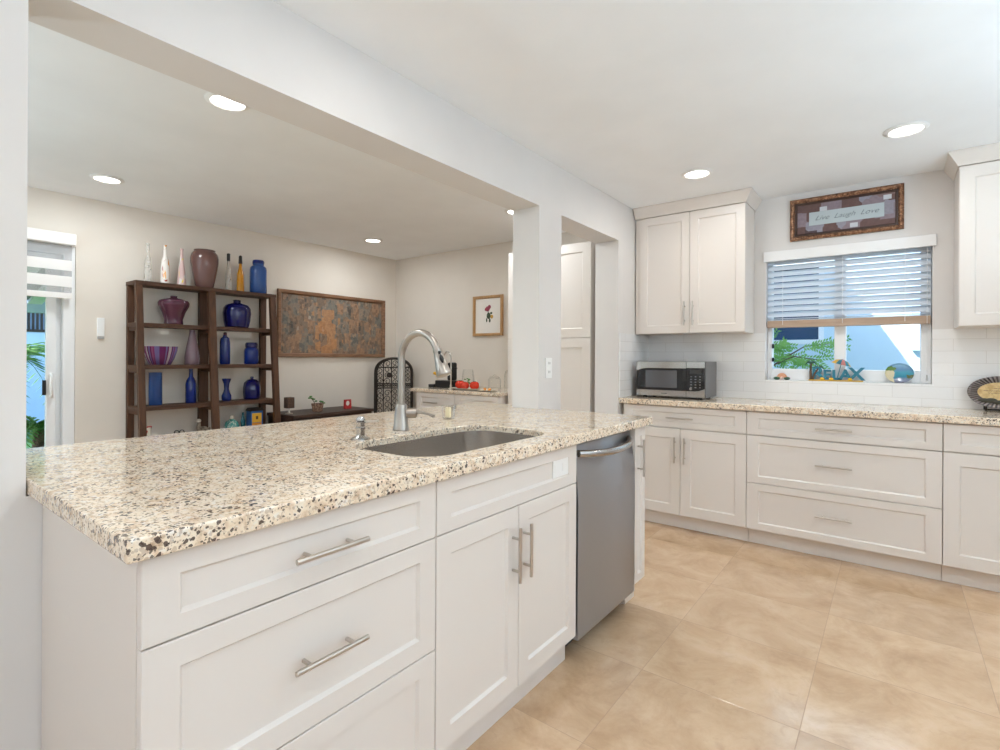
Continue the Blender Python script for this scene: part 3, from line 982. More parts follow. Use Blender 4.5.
# undermount sink
def ring_loft(mb, rings, smooth=True, cap=True):
    n = len(rings[0])
    vs = [p for r in rings for p in r]
    fs = []
    for j in range(len(rings) - 1):
        for k in range(n):
            k2 = (k + 1) % n
            fs.append((j * n + k, j * n + k2, (j + 1) * n + k2, (j + 1) * n + k))
    if cap:
        fs.append(tuple((len(rings) - 1) * n + k for k in range(n)))
    mb.add(vs, fs, smooth)
    return mb
def rr(inset, r, z):
    return [(x, y, z) for x, y in rounded(SX0 + inset, SX1 - inset, SY0 + inset, SY1 - inset, r)]
zt = ZC - 0.024
s = thing('kitchen_sink', 'stainless steel undermount sink set in the island countertop', 'sink', ((SX0 + SX1) / 2, (SY0 + SY1) / 2, zt - 0.20))
mb = MB()
ring_loft(mb, [rr(0.0015, SR - 0.0015, zt - 0.02), rr(0.0015, SR - 0.0015, zt), rr(0.0035, SR - 0.003, zt), rr(0.0035, SR - 0.003, zt - 0.01), rr(0.007, SR - 0.02, zt - 0.15), rr(0.010, SR - 0.02, zt - 0.18), rr(0.035, SR - 0.04, zt - 0.198), rr(0.10, 0.08, zt - 0.20)])
mb.build('basin', M['sink'], s)
MB().lathe([(0.052, 0.0005), (0.055, 0.003), (0.042, 0.004), (0.036, 0.001), (0.002, 0.001)], ((SX0 + SX1) / 2, (SY0 + SY1) / 2, zt - 0.20), 24).build('drain', M['steel_bright'], s)

# faucet
FX, FY = -1.625, 1.45
fa = thing('faucet', 'tall brushed nickel gooseneck faucet with pull-down spray head by the sink', 'faucet', (FX, FY, ZC))
MB().lathe([(0.033, 0.0), (0.034, 0.006), (0.031, 0.012), (0.0315, 0.018), (0.0295, 0.022), (0.0255, 0.085), (0.0245, 0.100), (0.0225, 0.107), (0.018, 0.109), (0.018, 0.112)], (FX, FY, ZC), 32).build('base', M['faucet'], fa)
mb = MB()
R_, cz = 0.106, 1.236
pts = [(FX, FY, ZC + 0.108), (FX, FY, 1.15)]
for k in range(25):
    a = PI - (PI - math.radians(22)) * k / 24
    pts.append((FX + R_ + R_ * math.cos(a), FY, cz + R_ * math.sin(a)))
mb.tube(pts, 0.0148, 18)
mb.build('gooseneck', M['faucet'], fa)
p = Vector(pts[-1]); dv = Vector((math.sin(math.radians(22)), 0, -math.cos(math.radians(22))))
mb = MB()
hd = [(0.0, 0.0165), (0.010, 0.0175), (0.012, 0.0165), (0.035, 0.0195), (0.07, 0.0245), (0.102, 0.0295), (0.110, 0.028), (0.111, 0.020)]
mb.tube([p + dv * a for a, r in hd], [r for a, r in hd], 24)
sp = mb.build('spray_head', M['faucet'], fa)
nv = Vector((math.cos(math.radians(22)), -0.55, math.sin(math.radians(22)))).normalized()
nv = (nv - dv * nv.dot(dv)).normalized()
mb = MB()
for a0, a1, w in ((0.014, 0.028, 0.0075), (0.030, 0.066, 0.009)):
    for_c = [p + dv * (a0 + (a1 - a0) * k / 6) + nv * (0.0185 + 0.0062 * ((a0 + (a1 - a0) * k / 6) / 0.06)) for k in range(7)]
    mb.tube(for_c, [w * math.sin(PI * (k + 0.6) / 7.2) for k in range(7)], 10)
mb.build('button', M['black'], sp)
mb = MB()
mb.cyl((FX + 0.010, FY + 0.016, 1.010), (FX + 0.040, FY + 0.046, 1.010), 0.022, 0.022, 24)
mb.cyl((FX + 0.040, FY + 0.046, 1.010), (FX + 0.044, FY + 0.0495, 1.010), 0.021, 0.015, 24)
hb = mb.build('valve', M['faucet'], fa)
MB().tube([(FX + 0.044, FY + 0.05, 1.012), (FX + 0.060, FY + 0.060, 1.012), (FX + 0.085, FY + 0.070, 1.008), (FX + 0.112, FY + 0.078, 0.999)], [0.007, 0.0055, 0.0055, 0.0075], 12).build('lever', M['faucet'], hb)

# soap dispenser
QX, QY = -1.561, 1.196
sd = thing('soap_dispenser', 'small polished nickel soap dispenser with spout in the island countertop', 'soap dispenser', (QX, QY, ZC))
MB().lathe([(0.034, 0.0), (0.034, 0.004), (0.022, 0.010), (0.0165, 0.014), (0.0165, 0.034), (0.019, 0.038), (0.019, 0.044), (0.0155, 0.047), (0.0155, 0.056), (0.018, 0.060), (0.018, 0.064), (0.012, 0.066)], (QX, QY, ZC), 24).build('base', M['steel_bright'], sd)
MB().lathe([(0.011, 0.066), (0.0150, 0.068), (0.0155, 0.076), (0.011, 0.083), (0.004, 0.085)], (QX, QY, ZC), 24).build('pump', M['steel_bright'], sd)
MB().tube([(QX, QY + 0.012, ZC + 0.063), (QX + 0.02, QY + 0.036, ZC + 0.063), (QX + 0.032, QY + 0.050, ZC + 0.063), (QX + 0.036, QY + 0.054, ZC + 0.066)], 0.0036, 10).build('spout', M['nickel'], sd)

# small tumbler
GX, GY = -1.74, 1.86
t_ = thing('tumbler', 'small clear tumbler with something pale yellow inside, behind the faucet', 'glass', (GX, GY, ZC))
MB().lathe([(0.026, 0.0), (0.030, 0.004), (0.036, 0.066)], (GX, GY, ZC), 28).build('cup', M['clear_glass'], t_)
MB().box(GX - 0.015, GX + 0.012, GY - 0.009, GY + 0.009, ZC + 0.007, ZC + 0.058).build('sponge', mat('pale_yellow_sponge', (0.78, 0.68, 0.46), 0.8), t_, 0.004)

# ------------------------------------------------------------------ window-wall base cabinets
YD = 3.735 + 0.020
PYF = plane_y(YD)
def back_cab(name, label, x0, x1, fronts, doors, ptop=None, left_open=False):
    c = thing(name, label, 'cabinet', ((x0 + x1) / 2, (YD + YB) / 2, 0))
    MB().box(x0 + 0.001, x1 - 0.001, YD + 0.001, YB - 0.003, BOT - 0.001, ZC - T - 0.004).build('body', M['cab'], c)
    MB().box(x0 + 0.001, x1 - 0.001, YD + 0.055, YD + 0.075, 0.001, BOT - 0.003).build('toe_kick', M['cab'], c)
    for z0, z1, rl, px, pz in fronts:
        d = shaker(MB(), PYF, x0 + g, x1 - g, z0, z1, rail=rl, stile=0.070).build('drawer', M['cab'], c)
        pull(d, PYF, px, pz, 0.19, True, r=0.0055, stand=0.03)
    for xa_, xb_, z0, z1, px in doors:
        d = shaker(MB(), PYF, xa_ + g, xb_ - g, z0, z1, stile=0.068).build('door', M['cab'], c)
        if px is not None:
            pull(d, PYF, px, 0.582, 0.185, False, r=0.0055, stand=0.03)
    return c
XA, XB1, XB2, XB3 = XW + 0.010, -0.774, 0.224, 1.10
back_cab('base_cabinet', 'white base cabinet under the microwave, one drawer above two doors', XA + 0.02, XB1,
         [(D1 + g + 0.003, TOPD, 0.040, -1.215, 0.814)], [(XA + 0.02, -1.214, BOT, D1 - g, -1.249), (-1.214, XB1, BOT, D1 - g, -1.180)])
back_cab('drawer_cabinet', 'wide white three-drawer base cabinet below the kitchen window', XB1, XB2,
         [(D1 + g + 0.003, TOPD, 0.040, -0.283, 0.814), (D2 + g, D1 - g, 0.045, -0.283, 0.587), (BOT, D2 - g, 0.045, -0.283, 0.272)], [])
back_cab('base_cabinet', 'white base cabinet at the right edge, drawer over a door, below the oval plate', XB2, XB3,
         [(D1 + g + 0.003, TOPD, 0.040, 0.66, 0.814)], [(XB2, XB3, BOT, D1 - g, 1.02)])
single('back_countertop', MB().box(XW + 0.0015, 1.30, 3.71, YB - 0.0015, ZC - T, ZC), M['granite'], (-0.3, 4.0, ZC - T),
       'speckled granite countertop along the window wall', 'countertop', bevel=0.004)

# ------------------------------------------------------------------ wall cabinets
YU = 4.0 + 0.020
PU = plane_y(YU)
ZU0, ZU1 = 1.440, 2.372
def crown(x0, x1, y, xl=None, xr=None):
    """crown moulding: profile swept along the front and an exposed side"""
    mb = MB()
    pr = [(0.0, ZU1 + 0.002), (0.006, ZU1 + 0.002), (0.010, ZU1 + 0.012), (0.045, ZU1 + 0.066), (0.050, ZU1 + 0.072), (0.050, CE - 0.001)]
    rings = []
    for d, z in pr:
        r = []
        if xl is not None: r += [(x0 - d, YB - 0.002, z), (x0 - d, y - d, z)]
        else: r += [(x0, y - d, z)]
        if xr is not None: r += [(x1 + d, y - d, z), (x1 + d, YB - 0.002, z)]
        else: r += [(x1, y - d, z)]
        rings.append(r)
    n = len(rings[0])
    fs = [(j * n + k, j * n + k + 1, (j + 1) * n + k + 1, (j + 1) * n + k) for j in range(len(rings) - 1) for k in range(n - 1)]
    inner = []
    mb.add([p for r in rings for p in r], fs)
    mb.box(x0 + (0.002 if xl is not None else 0.0), x1 - (0.002 if xr is not None else 0), y + 0.001, YB - 0.003, ZU1 + 0.0025, CE - 0.0015)
    return mb
c = thing('wall_cabinet', 'white two-door wall cabinet above the microwave', 'cabinet', (-1.26, 4.16, ZU0))
UXL, UXR = -1.635, -0.842
MB().box(UXL, UXR, YU + 0.001, YB - 0.0095, ZU0, ZU1).build('body', M['cab'], c, 0.001)
MB().box(XW + 0.0095, UXL - 0.001, YU - 0.005, YU + 0.012, ZU0, ZU1).build('filler', M['cab'], c)
for xa_, xb_, px in ((UXL, -1.236, -1.269), (-1.236, UXR, -1.205)):
    d = shaker(MB(), PU, xa_ + g, xb_ - g, ZU0 + 0.002, ZU1 - 0.002, stile=0.060).build('door', M['cab'], c)
    pull(d, PU, px, 1.590, 0.185, False, r=0.0055, stand=0.03)
crown(XW + 0.0095, UXR, YU - 0.021, None, 1).build('crown_moulding', M['cab'], c)
c = thing('wall_cabinet', 'white single-door wall cabinet at the right edge beside the window', 'cabinet', (0.70, 4.16, ZU0))
VXL, VXR = 0.305, 1.10
MB().box(VXL, VXR, YU + 0.001, YB - 0.0095, ZU0, ZU1).build('body', M['cab'], c, 0.001)
d = shaker(MB(), PU, VXL + g, VXR - g, ZU0 + 0.002, ZU1 - 0.002, stile=0.068).build('door', M['cab'], c)
pull(d, PU, VXR - 0.035, 1.590, 0.185, False, r=0.0055, stand=0.03)
crown(VXL, VXR, YU - 0.021, 1, None).build('crown_moulding', M['cab'], c)

# ------------------------------------------------------------------ microwave
mx0, mx1, my0, my1, mz0, mz1 = -1.615, -1.090, 3.90, 4.215, 0.953, 1.222
c = thing('microwave', 'stainless and black microwave oven on the back counter', 'microwave', ((mx0 + mx1) / 2, (my0 + my1) / 2, ZC))
MB().box(mx0, mx1, my0 + 0.022, my1, mz0, mz1).build('body', M['grey_metal'], c, 0.004)
mb = MB()
for xx in (mx0 + 0.05, mx1 - 0.05):
    for yy in (my0 + 0.06, my1 - 0.05):
        MB().lathe([(0.016, 0.0), (0.016, 0.0125)], (xx, yy, ZC + 0.0003), 14).build('foot', M['black'], c)
xs = mx1 - 0.135
mb = MB().box(mx0 + 0.001, xs - 0.0015, my0 + 0.002, my0 + 0.0215, mz0 + 0.002, mz1 - 0.001)
dr = mb.build('door', M['black_glass'], c, 0.002)
mb = MB()
N = 14
bt = [(mx0 + 0.001 + (xs - 0.003 - mx0) * k / N, mz1 - 0.052 - 0.022 * max(0, 1 - k / 3.5) ** 2) for k in range(N + 1)]
mb.prism([(mx0 + 0.001, mz1 - 0.001)] + bt + [(xs - 0.002, mz1 - 0.001)], 'y', my0 - 0.001, my0 + 0.0015)
mb.build('steel_band', M['steel_bright'], dr, 0.001)
MB().box(mx0 + 0.001, xs - 0.002, my0 - 0.001, my0 + 0.0015, mz0 + 0.003, mz0 + 0.048).build('steel_band', M['steel_bright'], dr, 0.001)
MB().box(mx0 + 0.075, xs - 0.070, my0, my0 + 0.0015, mz0 + 0.068, mz1 - 0.068).build('window', M['grey_glass'], dr)
MB().box(mx0 + 0.20, mx0 + 0.245, my0 - 0.0018, my0 - 0.0011, mz0 + 0.021, mz0 + 0.028).build('badge', M['grey_metal'], dr)
cp = MB().box(xs, mx1 - 0.001, my0 + 0.002, my0 + 0.0215, mz0 + 0.002, mz1 - 0.001).build('control_panel', M['black_glass'], c, 0.002)
MB().box(xs, mx1 - 0.001, my0 - 0.001, my0 + 0.0015, mz1 - 0.048, mz1 - 0.001).build('steel_band', M['steel_bright'], cp, 0.001)
mb = MB()
bt = [(xs + (mx1 - 0.001 - xs) * k / 8, mz0 + 0.048 + 0.02 * max(0, k / 8 - 0.4) ** 2 / 0.36) for k in range(9)]
mb.prism([(mx1 - 0.001, mz0 + 0.003), (xs, mz0 + 0.003)] + bt, 'y', my0 - 0.001, my0 + 0.0015)
mb.build('steel_band', M['steel_bright'], cp, 0.001)
MB().box(xs + 0.025, mx1 - 0.025, my0, my0 + 0.0018, mz1 - 0.092, mz1 - 0.062).build('display', M['slot'], cp)
mb = MB()
for r_ in range(5):
    for q in range(3):
        cx_ = xs + 0.035 + q * 0.032
        cz_ = mz1 - 0.112 - r_ * 0.020
        mb.box(cx_ - 0.006, cx_ + 0.006, my0 + 0.0005, my0 + 0.0018, cz_ - 0.003, cz_ + 0.003)
mb.build('keypad', mat('grey_keys', (0.22, 0.22, 0.23), 0.5), cp)
MB().cyl((xs + 0.033, my0 - 0.004, mz0 + 0.066), (xs + 0.033, my0 + 0.002, mz0 + 0.066), 0.010, n=20).build('start_button', M['steel_bright'], cp)

# wall outlet by the microwave and outlet strip on the pillar
o = thing('outlet', 'white double power outlet on the tiles right of the microwave', 'outlet', (-1.312, YB - 0.008, 1.177))
MB().box(-1.350, -1.272, YB - 0.014, YB - 0.0085, 1.115, 1.239).build('plate', M['white_plastic'], o, 0.002)
for z in (1.151, 1.203):
    s_ = MB().box(-1.328, -1.294, YB - 0.0165, YB - 0.014, z - 0.019, z + 0.019).build('socket', M['white_plastic'], o, 0.002)
    MB().box(-1.320, -1.317, YB - 0.0172, YB - 0.0164, z - 0.004, z + 0.010).box(-1.306, -1.303, YB - 0.0172, YB - 0.0164, z - 0.004, z + 0.010).build('slot', M['slot'], s_)
o = thing('outlet', 'tall white outlet plate on the pillar at the end of the island', 'outlet', (XW, 2.686, 1.182))
MB().box(XW + 0.0005, XW + 0.007, 2.650, 2.722, 1.120, 1.244).build('plate', M['white_plastic'], o, 0.002)
for z in (1.155, 1.209):
    s_ = MB().box(XW + 0.007, XW + 0.0095, 2.669, 2.703, z - 0.019, z + 0.019).build('socket', M['white_plastic'], o, 0.002)
    MB().box(XW + 0.0094, XW + 0.0102, 2.677, 2.680, z - 0.004, z + 0.01).box(XW + 0.0094, XW + 0.0102, 2.691, 2.694, z - 0.004, z + 0.01).build('slot', M['slot'], s_)

# ------------------------------------------------------------------ window blind
c = thing('window_blind', 'white slatted blind with tan bottom rail over the kitchen window', 'blind', (-0.28, 4.35, 1.48))
MB().box(-0.777, 0.222, YB - 0.022, YB - 0.0005, 1.975, 2.050).build('valance', M['white_frame'], c, 0.003)
mb = MB()
zt_, zb_ = 1.972, 1.578
ns = 10
for k in range(ns):
    z = zt_ - (zt_ - zb_) * k / (ns - 1)
    a = math.radians(52)
    w = 0.025
    y = 4.352
    for_ = []
    up_ = 0.0028
    p1 = (y - w * math.cos(a), z - w * math.sin(a)); p2 = (y - 0.003, z + 0.003); p3 = (y + w * math.cos(a), z + w * math.sin(a))
    poly = [p1, p2, p3, (p3[0], p3[1] + up_), (p2[0], p2[1] + up_), (p1[0], p1[1] + up_)]
    mb.prism(poly, 'x', WX0 + 0.006, WX1 - 0.006)
mb.build('slats', M['slat'], c)
mb = MB()
for k in range(4):
    z = 1.545 - 0.012 * k
    mb.box(WX0 + 0.006, WX1 - 0.006, 4.327, 4.377, z, z + 0.004)
mb.build('stacked_slats', M['slat'], c)
MB().box(WX0 + 0.006, WX1 - 0.006, 4.325, 4.378, 1.480, 1.503).box(WX0 + 0.006, WX1 - 0.006, 4.3265, 4.331, 1.503, 1.532).build('bottom_rail', M['tan_wood'], c, 0.003)
for x in (-0.652, -0.28, 0.065):
    MB().cyl((x, 4.3235, 1.50), (x, 4.3235, 1.985), 0.0016, n=6).build('ladder_cord', M['white_frame'], c)
MB().cyl((0.178, 4.318, 1.15), (0.178, 4.322, 1.974), 0.0015, n=6).build('pull_cord', M['white_frame'], c)
MB().lathe([(0.003, 0.035), (0.007, 0.0), (0.005, -0.004)], (0.178, 4.318, 1.113), 10).build('tassel', mat('grey_tassel', (0.45, 0.45, 0.45), 0.5), c)

# framed sign above the window
fx0, fx1, fz0, fz1 = -0.602, 0.058, 2.108, 2.408
c = thing('framed_sign', 'framed Live Laugh Love sign with copper-brown frame above the kitchen window', 'picture', ((fx0 + fx1) / 2, YB, fz0))
PW = plane_y(YB - 0.001)
frame_ring(MB(), PW, fx0, fx1, fz0, fz1, [(0, 0), (0, 0.018), (0.010, 0.026), (0.022, 0.022), (0.030, 0.012), (0.030, 0)]).build('frame', M['copper'], c)
frame_ring(MB(), PW, fx0 + 0.0302, fx1 - 0.0302, fz0 + 0.0302, fz1 - 0.0302, [(0, 0), (0, 0.011), (0.010, 0.012), (0.016, 0.006), (0.016, 0)]).build('inner_lip', mat('dark_brown_lip', (0.055, 0.028, 0.02), 0.45), c)
b_ = MB().box(fx0 + 0.043, fx1 - 0.043, YB - 0.006, YB - 0.002, fz0 + 0.043, fz1 - 0.043).build('backing', M['patch_art'], c)
MB().box(fx0 + 0.12, fx1 - 0.105, YB - 0.0085, YB - 0.0062, 2.208, 2.302).build('card', mat('pale_blue_card', (0.45, 0.52, 0.55), 0.7), b_)
M['lilac_card'] = mat('pale_lilac_card', (0.55, 0.58, 0.62), 0.7)
for x, z in ((-0.395, 2.318), (-0.03, 2.335), (-0.215, 2.176)):
    MB().box(x - 0.022, x + 0.022, YB - 0.008, YB - 0.0062, z - 0.015, z + 0.015).build('small_card', M['lilac_card'], b_)
vs, fs = text_mesh('Live  Laugh  Love', 0.052, 0.0004, 0.5, bevel=-0.0006)
w_ = max(v[0] for v in vs) - min(v[0] for v in vs)
k_ = 0.37 / w_
vs = [((fx0 + fx1) / 2 + 0.008 + v[0] * k_, YB - 0.0090 - v[2], 2.255 + v[1] * 0.9) for v in vs]
MB().add(vs, fs).build('lettering', M['ink'], b_)

# ------------------------------------------------------------------ sill ornaments
sz = WZ0 + 0.0025
c = thing('relax_sign', 'teal RELAX letter sign with palm tree and beach umbrella on the window sill', 'ornament', (-0.322, 4.345, sz))
MB().box(-0.485, -0.158, 4.332, 4.360, sz, sz + 0.010).build('base', M['ochre_paint'], c, 0.002)
for ch, x, s_ in (('R', -0.428, 0.125), ('E', -0.372, 0.095), ('L', -0.318, 0.095), ('A', -0.262, 0.100), ('X', -0.198, 0.120)):
    vs, fs = text_mesh(ch, s_, 0.006, bevel=0.0035)
    z0_ = min(v[1] for v in vs)
    MB().add([(x + v[0] * 1.05, 4.346 - v[2], sz + 0.0105 + v[1] - z0_) for v in vs], fs).build('letter', M['teal_paint'], c)
mb = MB()
mb.tube([(-0.470, 4.347, sz + 0.010), (-0.474, 4.347, sz + 0.06), (-0.470, 4.347, sz + 0.125)], [0.011, 0.008, 0.006], 8)
mb.tube([(-0.458, 4.347, sz + 0.010), (-0.448, 4.345, sz + 0.05), (-0.425, 4.343, sz + 0.092)], [0.010, 0.008, 0.005], 8)
mb.build('palm_trunk', M['brown_paint'], c)
mb = MB()
for cx_, cz_ in ((-0.470, sz + 0.126), (-0.424, sz + 0.093)):
    for k in range(6):
        a = PI * (k + 0.2) / 5.4
        L = 0.040
        mb.tube([(cx_, 4.346, cz_), (cx_ + L * 0.6 * math.cos(a), 4.344, cz_ + L * 0.45 * math.sin(a) + 0.004), (cx_ + L * math.cos(a), 4.344, cz_ + L * 0.3 * math.sin(a) - 0.016)], [0.003, 0.0055, 0.001], 6)
mb.build('palm_fronds', M['green_paint'], c)
MB().cyl((-0.312, 4.330, sz + 0.010), (-0.282, 4.330, sz + 0.140), 0.0025, n=8).build('umbrella_pole', M['teal_paint'], c)
mb = MB()
tip = Vector((-0.277, 4.330, sz + 0.158)); ax = Vector((0.035, 0, 0.130)).normalized()
side = Vector((ax.z, 0, -ax.x))
N = 12
rim = [tip - ax * 0.040 + side * (0.062 * math.cos(2 * PI * k / N)) + Vector((0, 1, 0)) * 0.024 * math.sin(2 * PI * k / N) for k in range(N)]
mid = [tip - ax * 0.012 + side * (0.036 * math.cos(2 * PI * k / N)) + Vector((0, 1, 0)) * 0.015 * math.sin(2 * PI * k / N) for k in range(N)]
cen = tip - ax * 0.034
for k in range(N):
    k2 = (k + 1) % N
    mb.cur = [0, 0, 1, 2, 2, 1, 0, 0, 2, 1, 2, 0][k]
    mb.add([tip, mid[k], mid[k2]], [(0, 1, 2)]); mb.add([mid[k], rim[k], rim[k2], mid[k2]], [(0, 1, 2, 3)]); mb.add([cen, rim[k2], rim[k]], [(0, 1, 2)])
mb.build('umbrella_canopy', [M['ochre_paint'], mat('dusty_pink_paint', (0.5, 0.18, 0.16), 0.5), M['teal_paint']], c)
mb = MB()
for x in (-0.400, -0.345, -0.235):
    mb.ball((x, 4.334, sz + 0.017), 0.014, 0.006, 0.010, 10, 6)
mb.build('sand_shells', M['yellow_paint'], c)

c = thing('shell_ornament', 'tiny orange fan ornament with dark green leaves, left end of the window sill', 'ornament', (-0.658, 4.345, sz))
mb = MB()
pts = [(-0.658 + 0.034 * math.cos(PI * k / 12), sz + 0.018 + 0.034 * math.sin(PI * k / 12)) for k in range(13)]
mb.prism(pts, 'y', 4.340, 4.352)
mb.build('fan', mat('peach_paint', (0.66, 0.33, 0.20), 0.5), c, 0.002)
mb = MB()
for q in (-1, 1):
    mb.ball((-0.658 + q * 0.034, 4.344, sz + 0.0125), 0.022, 0.010, 0.012, 12, 8)
mb.build('leaf', M['green_paint'], c)
MB().ball((-0.658, 4.339, sz + 0.0125), 0.011, 0.009, 0.012, 12, 8).build('centre', mat('cream_pink_paint', (0.70, 0.52, 0.45), 0.4), c)

mb = MB()
N = 40
def oval(rx, rz, y): return [(0.0375 + rx * math.cos(2 * PI * k / N), y + 0.018 * (math.sin(2 * PI * k / N) * rz / 0.066), sz + 0.0665 + rz * math.sin(2 * PI * k / N)) for k in range(N)]
ring_loft(mb, [oval(0.0005, 0.0005, 4.362), oval(0.066, 0.056, 4.362), oval(0.077, 0.0665, 4.352), oval(0.0765, 0.066, 4.349), oval(0.066, 0.056, 4.3575), oval(0.0005, 0.0005, 4.3578)])
single('oval_plate', mb, M['beach'], (0.0375, 4.357, sz), 'small oval plate painted with a beach scene on the window sill', 'plate')

# big oval plate on a stand
px_, py_, pz_ = 0.515, 4.238, 1.052
c = thing('display_plate', 'oval plate with fluted dark rim on a black easel at the right edge', 'plate', (px_, py_, 0.955))
def pov(rx, rz, d, fl=0.0):
    r = []
    n = 120
    for k in range(n):
        a = 2 * PI * k / n
        q = 1 + fl * math.cos(44 * a)
        x, z = rx * math.cos(a), rz * math.sin(a)
        r.append((px_ + x, py_ + 0.30 * z - d + (q - 1) * 0.08, pz_ + z))
    return r
mb = MB()
ring_loft(mb, [pov(0.002, 0.001, -0.012), pov(0.11, 0.07, -0.012), pov(0.150, 0.096, -0.002), pov(0.150, 0.096, 0.003), pov(0.140, 0.089, 0.004, 0.03), pov(0.125, 0.077, 0.000, 0.05), pov(0.110, 0.064, -0.005, 0.04), pov(0.102, 0.057, -0.008), pov(0.002, 0.001, -0.009)])
rm = mat('fluted_brown_rim', (0.125, 0.10, 0.095), 0.35, metal=0.2)
rt_ = NT(rm)
sp_ = rt_.node('ShaderNodeSeparateXYZ')
rt_.link(rt_.tc.outputs['Object'], sp_.inputs[0])
an_ = rt_.math('ARCTAN2', rt_.math('MULTIPLY', rt_.math('SUBTRACT', sp_.outputs[2], pz_ - 0.955), 1.56), sp_.outputs[0])
rt_.color(rt_.ramp(rt_.math('ADD', rt_.math('MULTIPLY', rt_.math('SINE', rt_.math('MULTIPLY', an_, 44.0)), 0.5), 0.5), [(0.25, (0.055, 0.040, 0.036)), (0.75, (0.24, 0.20, 0.18))]))
mb.build('rim', rm, c)
mb = MB()
ring_loft(mb, [pov(0.103, 0.058, -0.0072), pov(0.103, 0.058, -0.0062), pov(0.002, 0.001, -0.0060)])
ce_ = mb.build('centre', fabric_noise('ochre_glaze', (0.52, 0.33, 0.12), (0.70, 0.50, 0.22), 40, 0.3), c)
random.seed(3)
M['faded_ink'] = mat('faded_brown_ink', (0.26, 0.13, 0.07), 0.7)
for row, (z, a, b) in enumerate(((0.022, -0.03, 0.03), (0.008, -0.075, 0.07), (-0.006, -0.055, 0.06))):
    x = a
    mb = MB()
    while x < b:
        L = random.uniform(0.008, 0.02)
        pts = [(px_ + x + L * q / 5, py_ + 0.30 * (z) - (-0.0052), pz_ + z + 0.0030 * math.sin(q * 2.1 + x * 90)) for q in range(6)]
        mb.tube(pts, 0.0012, 5)
        x += L * 0.99
    mb.build('lettering', M['faded_ink'], ce_)
mb = MB()
for x, z, r1, r2 in ((-0.075, -0.050, 0.030, 0.014), (-0.045, -0.050, 0.030, 0.016), (-0.010, -0.058, 0.03, 0.012), (0.03, -0.060, 0.04, 0.012), (0.07, -0.052, 0.03, 0.013)):
    mb.ball((px_ + x, py_ + 0.30 * z - 0.002, pz_ + z), r1, 0.005, r2, 12, 8)
mb.build('leaf_motif', mat('dark_leaf_glaze', (0.045, 0.04, 0.025), 0.35), c)
mb = MB()
for q in (-0.07, 0.06):
    mb.tube([(px_ + q, py_ + 0.045, ZC + 0.10), (px_ + q, py_ + 0.02, ZC + 0.006), (px_ + q, py_ - 0.045, ZC + 0.006), (px_ + q, py_ - 0.058, ZC + 0.012), (px_ + q, py_ - 0.058, ZC + 0.03)], 0.0045, 8)
mb.tube([(px_ - 0.07, py_ + 0.02, ZC + 0.006), (px_ + 0.06, py_ + 0.02, ZC + 0.006)], 0.004, 8)
mb.build('easel', M['iron'], c)

# ------------------------------------------------------------------ dining room: sliding-door blind
c = thing('zebra_blind', 'white banded roller blind over the sliding glass door', 'blind', (XL + 0.04, 0.2, 1.66))
MB().box(XL + 0.001, XL + 0.080, DYA - 0.03, 1.126, 2.066, 2.150).build('valance', M['blind_white'], c, 0.006)
mb = MB()
for z0_, z1_ in ((1.877, 1.953), (1.755, 1.834)):
    mb.box(XL + 0.040, XL + 0.0415, DYA, 1.108, z0_, z1_)
mb.box(XL + 0.032, XL + 0.050, DYA, 1.108, 1.668, 1.710)
mb.build('opaque_bands', M['blind_white'], c)
mb = MB()
for z0_, z1_ in ((1.953, 2.066), (1.834, 1.877), (1.710, 1.755)):
    mb.box(XL + 0.0403, XL + 0.0411, DYA, 1.108, z0_ + 0.0002, z1_ - 0.0002)
mb.build('sheer_bands', M['sheer'], c)
c = thing('wall_switch', 'tall white wall switch between the sliding door and the bookcase', 'switch', (XL, 1.296, 1.375))
MB().box(XL + 0.0005, XL + 0.010, 1.272, 1.320, 1.395, 1.540).build('plate', M['white_plastic'], c, 0.003)
MB().box(XL + 0.0005, XL + 0.012, 1.274, 1.318, 1.375, 1.394).build('holder', mat('grey_plastic', (0.45, 0.44, 0.43), 0.5), c, 0.002)

# ------------------------------------------------------------------ bookcases
SH = [1.840, 1.508, 1.172, 0.842, 0.505, 0.165]
def xfront(z): return -4.715 + (1.84 - z) * 0.085
BY0, BY1 = 1.461, 2.612
c = thing('bookcase', 'brown wooden two-bay ladder bookcase against the far dining wall, coloured glass on its shelves', 'bookcase', (XL + 0.15, (BY0 + BY1) / 2, 0))
for b0, b1, f0, f1 in ((1.461, 1.509, 1.461, 1.509), (2.000, 2.078, 2.000, 2.058), (2.556, 2.612, 2.558, 2.612)):
    MB().box(XL + 0.012, XL + 0.050, b0, b1, 0.001, 1.808).build('back_post', M['walnut'], c, 0.002)
    zt_, zb_ = 1.808, 0.001
    xt, xb_ = xfront(zt_), xfront(zb_)
    MB().hexa([(xb_ - 0.040, f0, zb_), (xb_, f0, zb_), (xb_, f1, zb_), (xb_ - 0.040, f1, zb_)],
              [(xt - 0.040, f0, zt_), (xt, f0, zt_), (xt, f1, zt_), (xt - 0.040, f1, zt_)]).build('front_post', M['walnut'], c, 0.002)
    for z in SH[1:]:
        MB().box(XL + 0.051, xfront(z - 0.04) - 0.041, f0 + 0.008, f0 + 0.036, z - 0.062, z - 0.0335).build('side_rail', M['walnut_h'], c)
MB().box(XL + 0.010, xfront(1.84) + 0.004, BY0 - 0.003, BY1 + 0.003, 1.8085, 1.840).build('shelf', M['walnut_h'], c, 0.002)
for z in SH[1:]:
    for a, b in ((BY0 + 0.001, 2.028), (2.030, BY1 - 0.001)):
        MB().box(XL + 0.051, xfront(z - 0.03) - 0.0405, a, b, z - 0.033, z).build('shelf', M['walnut_h'], c, 0.002)

